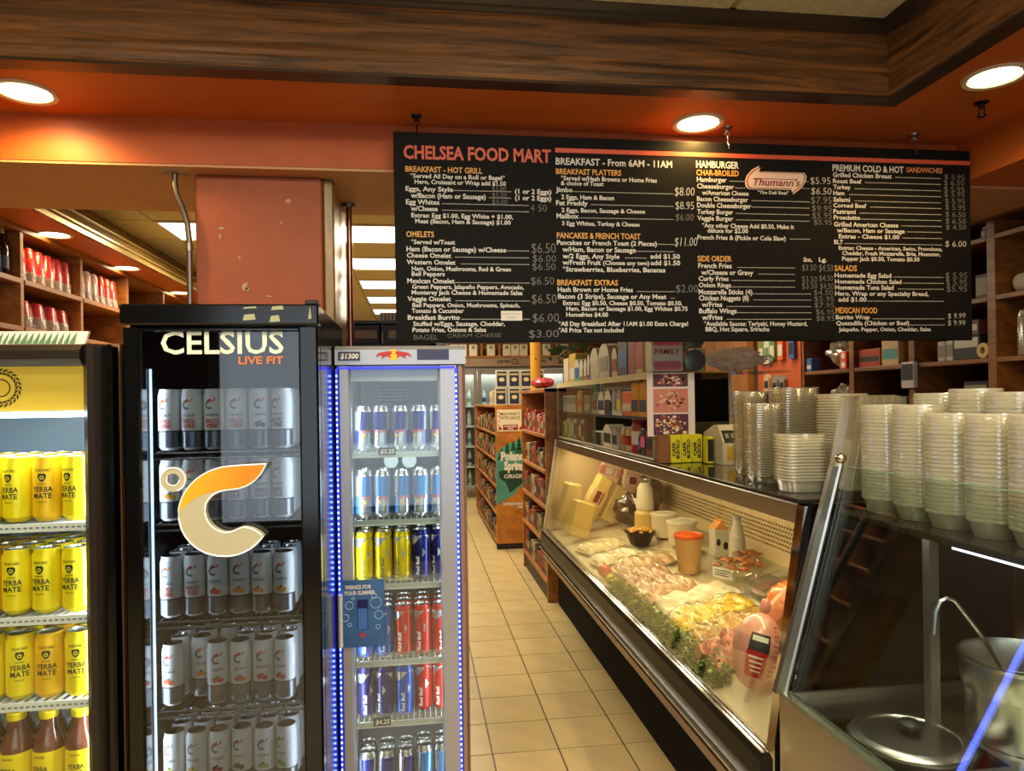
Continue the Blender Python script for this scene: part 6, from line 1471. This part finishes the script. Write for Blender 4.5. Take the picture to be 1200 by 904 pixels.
# clear trays standing on edge
for i in range(5):
    M_ = Matrix.Translation((1.24+.024*i, 1.95-.004*i, CTOP+.09)) @ Matrix.Rotation(.2, 4, 'Y')
    tag(MB().box(-.004, .004, -.045, .045, -.075, .2).box(-.02, -.004, -.045, -.041, -.075, .2).box(-.02, -.004, .041, .045, -.075, .2).box(-.02, -.004, -.041, .041, .196, .2).xf(M_).build('clear_tray', PLB, smooth=None), '%s clear tray from the left leaning on edge among the plastic containers' % ORD[i], 'tray')['group'] = 'leaning clear trays'
STOP = 1.262
for i, (x, y, n, r) in enumerate(((1.222, 1.742, 23, .058), (1.226, 1.622, 23, .058), (1.222, 1.502, 21, .058), (1.226, 1.382, 21, .058), (1.222, 1.262, 21, .058), (1.345, 1.70, 26, .058), (1.35, 1.58, 27, .058), (1.345, 1.46, 26, .058), (1.35, 1.34, 26, .058))):
    stack('cup', deli_cup(.058, .044), x, y, STOP, n+3, .0095, 'clear deli cup from the bottom of the %s %s stack over the steam table' % (ORD[i if i < 5 else i-5], 'front' if i < 5 else 'rear'), 'cup', 'clear cups in %s stack %d' % ('front' if i < 5 else 'rear', i if i < 5 else i-5), 0)
# ================================================================== STEAM TABLE
sm = thing('steam_table', 'stainless steam table with slanted glass at the lower right', 'steam table', (1.4, 1.2, 0))
TY0, TY1 = .2, 1.835
MB().box(.965, .975, TY0, TY1, .05, .765).box(.975, 1.9, TY1-.01, TY1, .05, .765).box(.975, 1.9, TY0, TY0+.01, .05, .765).box(1.89, 1.9, TY0+.01, TY1-.01, .05, .765).build('body', STEEL, sm, smooth=None)
MB().box(.96, .99, TY0, TY1, .7655, .775).build('front_rail', mat('rail_green_steel', (150, 160, 140), .25, .8), sm, smooth=None)
MB().box(.99, 1.01, TY0+.01, TY1-.01, .735, .745).box(1.29, 1.889, TY0+.011, TY1-.011, .735, .745).box(1.01, 1.29, 1.705, TY1-.011, .735, .745).box(1.01, 1.29, TY0+.011, 1.425, .735, .745).build('well_top', STEEL, sm, smooth=None)
MB().box(1.0, 1.3, 1.41, 1.72, .59, .60).build('well_floor', STEELD, sm, smooth=None)
gp = [(.978, .776), (.984, .776), (1.152, 1.376), (1.146, 1.378)]
MB().prism(gp, 'y', TY0, 1.80).build('slanted_glass', GLASSG, sm, smooth=None)
MB().prism([(1.145, 1.3785), (1.151, 1.3765), (1.1512, 1.378), (1.1452, 1.38)], 'y', TY0, 1.80).build('glass_edge', EDGE, sm, smooth=None)
MB().tube([(.968, 1.815, .77), (1.139, 1.815, 1.385)], .011, 10).build('glass_post', STEEL, sm)
MB().prism([(.94, .775), (.962, .775), (1.135, 1.378), (1.113, 1.378)], 'y', 1.806, 1.826).build('post_bracket', STEELD, sm, smooth=None)
MB().ball((1.142, 1.815, 1.399), .0155, n=16, k=10).build('ball_finial', mat('brass_ball', (206, 196, 170), .12, 1), sm)
MB().bbox(1.12, 1.75, TY0, 1.80, 1.245, 1.2615, .003).build('top_shelf', mat('shelf_dark', (60, 60, 56), .2, .7), sm, smooth=None)
MB().box(1.235, 1.26, 1.60, 1.625, .7455, 1.2445).build('shelf_post', STEELD, sm, smooth=None)
MB().box(1.235, 1.26, .5, .525, .7455, 1.2445).build('shelf_post', STEELD, sm, smooth=None)
MB().box(1.15, 1.165, .3, 1.42, 1.232, 1.2445).build('lamp_tube', mat('cool_tube', (235, 232, 255), .4, emis=3, ecol=(226, 222, 255)), sm, smooth=None)
MB().box(1.74, 1.745, TY0+.01, 1.80, .7455, 1.2445).build('added_dark_backing', mat('backing_shade', (52, 44, 34), .4, .5), sm, smooth=None)  # added sheet, coloured dark to stand for the unlit space behind
MB().text('CAUTION', .9645, 1.46, .712, .008, .05, '-x').build('warning_print', CR_, sm, smooth=None)
MB().box(.9635, .965, 1.40, 1.47, .705, .725).build('warning_sticker', PAPER, sm, smooth=None)
lo = area('steam_fill', (0, 0, 0), .05, 1.1, 3.0, (1, .93, .8)); lo.parent = sm; lo.location = (-.21, .1, 1.238)  # added fill under the shelf that brightens the pans
# round inset pan with lid
t = thing('soup_pan', 'round stainless soup pan with a flat lid and black knob in the steam table', 'pan', (1.15, 1.565, .6))
MB().lathe([(.115, .601), (.12, .61), (.128, .745), (.136, .7465), (.136, .751), (.126, .752)], 32, (1.15, 1.565, 0)).build('pan', STEEL, t)
ld = MB().lathe([(.128, .7525), (.13, .756), (.125, .760), (.108, .763), (.106, .760), (.055, .764), (.001, .766)], 36, (1.15, 1.565, 0), cap=(False, True)).build('lid', STEEL, t)
MB().lathe([(.010, .766), (.010, .778), (.024, .784), (.026, .79), (.02, .795), (.001, .797)], 16, (1.15, 1.565, 0), cap=(False, True)).build('knob', BLKM, ld)
# tall pot with ladle
t = thing('stock_pot', 'tall stainless soup pot with rolled rim standing in the steam table', 'pot', (1.43, 1.53, .745))
MB().lathe([(.122, .7455), (.126, .75), (.128, .86), (.137, .875), (.137, .93), (.143, .935), (.144, .941), (.137, .943), (.133, .93), (.125, .77), (.001, .77)], 36, (1.43, 1.53, 0), cap=(False, False)).build('pot', STEEL, t)
MB().lathe([(.124, .845), (.001, .847)], 30, (1.43, 1.53, 0), cap=(False, False)).build('soup', mat('soup_brown', (120, 96, 60), .15), t)
t = thing('ladle', 'steel ladle with hooked handle standing in the soup pot', 'ladle', (1.40, 1.53, .852))
MB().tube([(1.40, 1.53, .86), (1.335, 1.55, .985), (1.285, 1.567, 1.06), (1.275, 1.57, 1.073), (1.26, 1.574, 1.078), (1.245, 1.577, 1.07), (1.235, 1.58, 1.045), (1.228, 1.58, .99)], .005, 8).build('handle', STEEL, t)
MB().lathe([(.001, 0), (.025, .006), (.036, .026), (.037, .028)], 16, (1.40, 1.53, .852), cap=(False, False)).build('cup', STEEL, t)
# ================================================================== RIGHT WALL SHELVES
PINED = wood('dark_pine', (104, 60, 20), (160, 98, 36), (6, 1.2, 9), .45, .2, .05)
rs = thing('cubby_shelf', 'tall dark oak cubby shelf along the wall behind the counter', 'shelf', (3.3, 4.0, 0))
RY = [2.23, 2.87, 3.512, 4.15, 4.78, 5.43]
for y in RY: MB().bbox(3.1, 3.5, y-.028 if y != RY[-1] else y-.015, y+.028 if y != RY[-1] else y+.015, 0, 2.51, .003).build('upright', PINED, rs, smooth=None)
for i in range(5):
    for z in (.5, .95, 1.42, 1.765, 2.10, 2.43): MB().bbox(3.1, 3.5, RY[i]+.0285, RY[i+1]-.0285, z-.028, z, .003).build('shelf', PINED, rs, smooth=None)
MB().box(3.5005, 3.52, 2.2, 5.45, 0, 2.51).build('back_panel', OAKD, rs, smooth=None)
MB().box(3.09, 3.52, 2.2, 5.45, 2.5105, 2.529).build('header', WALN, rs, smooth=None)
struct(MB().box(3.1, 4.3, 3.705, 12.5, 2.53, 2.9).build('wall_right_bulkhead', ORANGE, smooth=None))
pg_ = thing('peg_panel', 'orange wall panel hung with packets behind the counter', 'panel', (3.12, 5.8, 1.2))
MB().box(3.1, 3.14, 5.46, 6.2, 1.0, 2.5).build('panel', mat('orange_panel', (196, 84, 30), .5), pg_, smooth=None)
struct(MB().bbox(3.06, 3.12, 6.32, 7.4, 0, 2.5, .004).build('door_1', wood('panel_door', (140, 84, 28), (182, 116, 46), (6, 6, 1.2), .4, .2, .03), smooth=None))
for i, (y, z, h_, m_, b_) in enumerate(((6.08, 1.86, .26, CGR, CW), (5.98, 1.86, .26, CW, CGR), (5.88, 1.88, .24, CGR, CW), (5.74, 1.88, .24, CO, CW), (5.56, 1.88, .24, CB, CK), (5.99, 1.62, .16, CTAN, CK), (5.84, 1.60, .16, CG, CK), (5.72, 1.6, .16, CG, CK))):
    t = thing('hanging_packet', '%s hanging packet on the orange panel counted from the wood door' % ORD[i], 'packet', (3.08, y, z), 'packets on the orange panel')
    pt = [(y-.045, z), (y+.045, z), (y+.045, z+h_*.7), (y+.02, z+h_*.95), (y-.02, z+h_*.95), (y-.045, z+h_*.7)]
    MB().prism(pt, 'x', 3.07, 3.0998).build('packet', m_, t, smooth=None)
    MB().box(3.0685, 3.07, y-.035, y+.035, z+h_*.15, z+h_*.55).build('label_panel', b_, t, smooth=None)
    MB().tube([(3.1, y, z+h_*.9), (3.05, y, z+h_*.9)], .003, 5).build('peg', STEELD, t)
for i, (y, m_, h_) in enumerate(((6.22, CB, .2), (6.08, CK, .19), (5.96, CR_, .2), (5.86, CK, .2), (5.75, CK, .18))):
    carton('supply_box', 2.86, 2.95, y-.05, y+.05, 1.42, 1.42+h_, m_, '%s upright supply box from the left on the ledge below the orange panel' % ORD[i], 'box', band=(.3, .6, CG if m_ is not CB else CK), group='supply boxes below the orange panel')
t = thing('ledge', 'dark ledge under the orange panel behind the counter', 'ledge', (2.95, 5.9, 0)); MB().box(2.82, 3.055, 5.46, 6.31, 1.39, 1.4195).build('board', BLKM, t, smooth=None); MB().box(2.9, 3.055, 5.5, 6.3, 0, 1.3895).build('base', BLKM, t, smooth=None)
# things on the right shelves
def dotbox(lab, z):
    t = tag(MB().bbox(3.1, 3.3, 4.70-.02+.16, 4.86+.06, z, z+.062, .002).build('bandage_box', mat('vivid_orange', (222, 78, 28), .5), smooth=None), lab, 'box')
    MB().lathe([(.022, 0), (.022, .001)], 16).xf(Matrix.Translation((3.0995, 4.88, z+.03)) @ Matrix.Rotation(PI/2, 4, 'Y')).build('white_dot', PAPER, t)
    return t
dotbox('lower orange box with a white dot beside the plastic bags', 1.7655); dotbox('upper orange box with a white dot beside the plastic bags', 1.829)
carton('tool_box', 3.13, 3.35, 4.5, 4.74, 1.7655, 1.89, mat('deep_orange', (176, 58, 26), .5), 'long deep orange box on the wall shelf', 'box', band=(.3, .6, CK))
carton('milk_mix_box', 3.12, 3.3, 4.30, 4.47, 1.7655, 2.04, CTAN, 'tall kraft box with blue pictures on the wall shelf', 'box', band=(.15, .4, CT), band2=(.7, .95, CB))
carton('remote_box', 3.07, 3.099, 4.09, 4.21, 1.61, 1.775, C('boxgrey', (206, 200, 196)), 'small white boxed gadget hanging on a shelf upright', 'box', band=(.3, .92, CK))
carton('receipt_book', 3.15, 3.4, 4.25, 4.6, 1.4205, 1.56, CK, 'dark papers heaped on the lower wall shelf', 'papers', band=(.6, .95, CG))
carton('receipt_book', 3.15, 3.4, 3.6, 3.78, 1.4205, 1.64, CK, 'dark upright folder on the lower wall shelf', 'folder', band=(.1, .9, CG))
carton('magazine', 3.1, 3.13, 3.56, 3.6, 1.4205, 1.6, CW, 'white leaflet standing by the shelf upright', 'leaflet', band=(.1, .4, CR_))
for i, y in enumerate((3.9, 3.83)): carton('tape_box', 3.13, 3.25, y, y+.06, 1.7655, 1.885, CW, ('left' if i == 0 else 'right')+' small white box on the wall shelf', 'box', band=(.2, .8, CG))
t = carton('cutlery_box', 3.12, 3.3, 3.62, 3.82, 1.7655, 1.90, CK, 'dark shiny package on the wall shelf beside the tape roll', 'package', band=(.5, .9, STEELD))
carton('cutlery_box', 3.14, 3.3, 3.65, 3.8, 1.9005, 1.99, C('claret', (96, 50, 50)), 'claret box on top of the dark package', 'box', band=(.3, .7, CW))
t = tag(MB().lathe([(.018, -.02), (.042, -.02), (.042, .02), (.018, .02)], 20, cap=(False, False)).xf(Matrix.Translation((3.13, 3.588, 1.808)) @ Matrix.Rotation(PI/2, 4, 'Y')).build('tape_roll', C('tape', (206, 186, 120))), 'small cream tape roll standing by the shelf upright', 'tape')
MB().lathe([(.0175, -.019), (.0175, .019), (.012, .019), (.012, -.019)], 14, cap=(False, False)).xf(Matrix.Translation((3.13, 3.588, 1.808)) @ Matrix.Rotation(PI/2, 4, 'Y')).build('core', CARD, t)
carton('speaker_box', 3.15, 3.35, 3.57, 3.68, 2.1005, 2.24, CK, 'dark rounded box on the upper wall shelf', 'box', band=(.15, .85, CG))
jar7('paint_tin', 'pale tin on the topmost wall shelf beside the menu board', 3.2, 3.62, 2.43, .045, .07, CG, STEELD, CW, 'tin')
t = thing('paper_bundle', 'rolled bundle of white paper bags on the upper right wall shelf', 'paper roll', (3.22, 3.2, 2.1005))
q = MB().tube([(3.2, 3.44, 2.155), (3.2, 3.42, 2.155), (3.2, 3.0, 2.155), (3.2, 2.95, 2.155)], [.03, .052, .052, .03], 16); q.build('roll', mat('bundle_white', (206, 196, 176), .7, var=.15, vscale=20), t)
MB().tube([(3.2, 3.30, 2.155), (3.2, 3.27, 2.155)], .0535, 16).build('band', CG, t)
SLV = pane('cup_sleeve_clear', (240, 238, 228), .14, .14, .4, (206, 200, 180))
for i, (x, y, z, rot) in enumerate(((3.15, 3.32, 1.7655, 0), (3.15, 3.2, 1.7655, 0), (3.15, 3.08, 1.7655, 0))):
    t = thing('cup_sleeve', '%s plastic sleeve of clear cups on the right end of the wall shelf' % ORD[i], 'cup sleeve', (x, y, z), 'sleeves of clear cups')
    pr = []
    for k in range(16): pr += [(.05, .004+k*.014), (.05, .010+k*.014), (.045, .011+k*.014), (.045, .016+k*.014)]
    MB().lathe(pr, 16, (x, y, z)).build('stacked_rims', C('rimgrey', (176, 170, 150), .25), t)
    MB().lathe([(.053, 0), (.054, .2), (.04, .235), (.01, .25)], 16, (x, y, z), wob=lambda a, zz: 1+.04*math.sin(6*a+zz*50)).build('sleeve', SLV, t)
PBG = pane('cloudy_bag', (240, 238, 226), .12, .16, .6, (236, 228, 206))
t = thing('bag_bundle', 'big crumpled bundle of clear plastic bags hanging over the wall shelf', 'plastic bags', (3.24, 5.12, 1.766))
crumple((3.27, 5.12, 1.905), (.12, .17, .11), 5).build('bundle', PBG, t, smooth=None)
t = thing('bag_bundle', 'small clear plastic bag bundle on the lower wall shelf', 'plastic bags', (3.05, 4.98, 1.42))
crumple((3.22, 5.06, 1.545), (.1, .14, .115), 8).build('bundle', PBG, t, smooth=None)
t = thing('plastic_cup', 'clear plastic cup lying on the lower wall shelf', 'cup', (3.18, 4.83, 1.42))
MB().lathe([(.03, 0), (.045, .1), (.047, .1)], 16).xf(Matrix.Translation((3.27, 4.88, 1.49)) @ Matrix.Rotation(-PI/2-.3, 4, 'Y')).build('cup', PBG, t)
carton('glove_box', 3.12, 3.2, 5.34, 5.41, 1.7655, 1.87, CB, 'small blue box behind the plastic bag bundle', 'box', band=(.2, .5, CW))
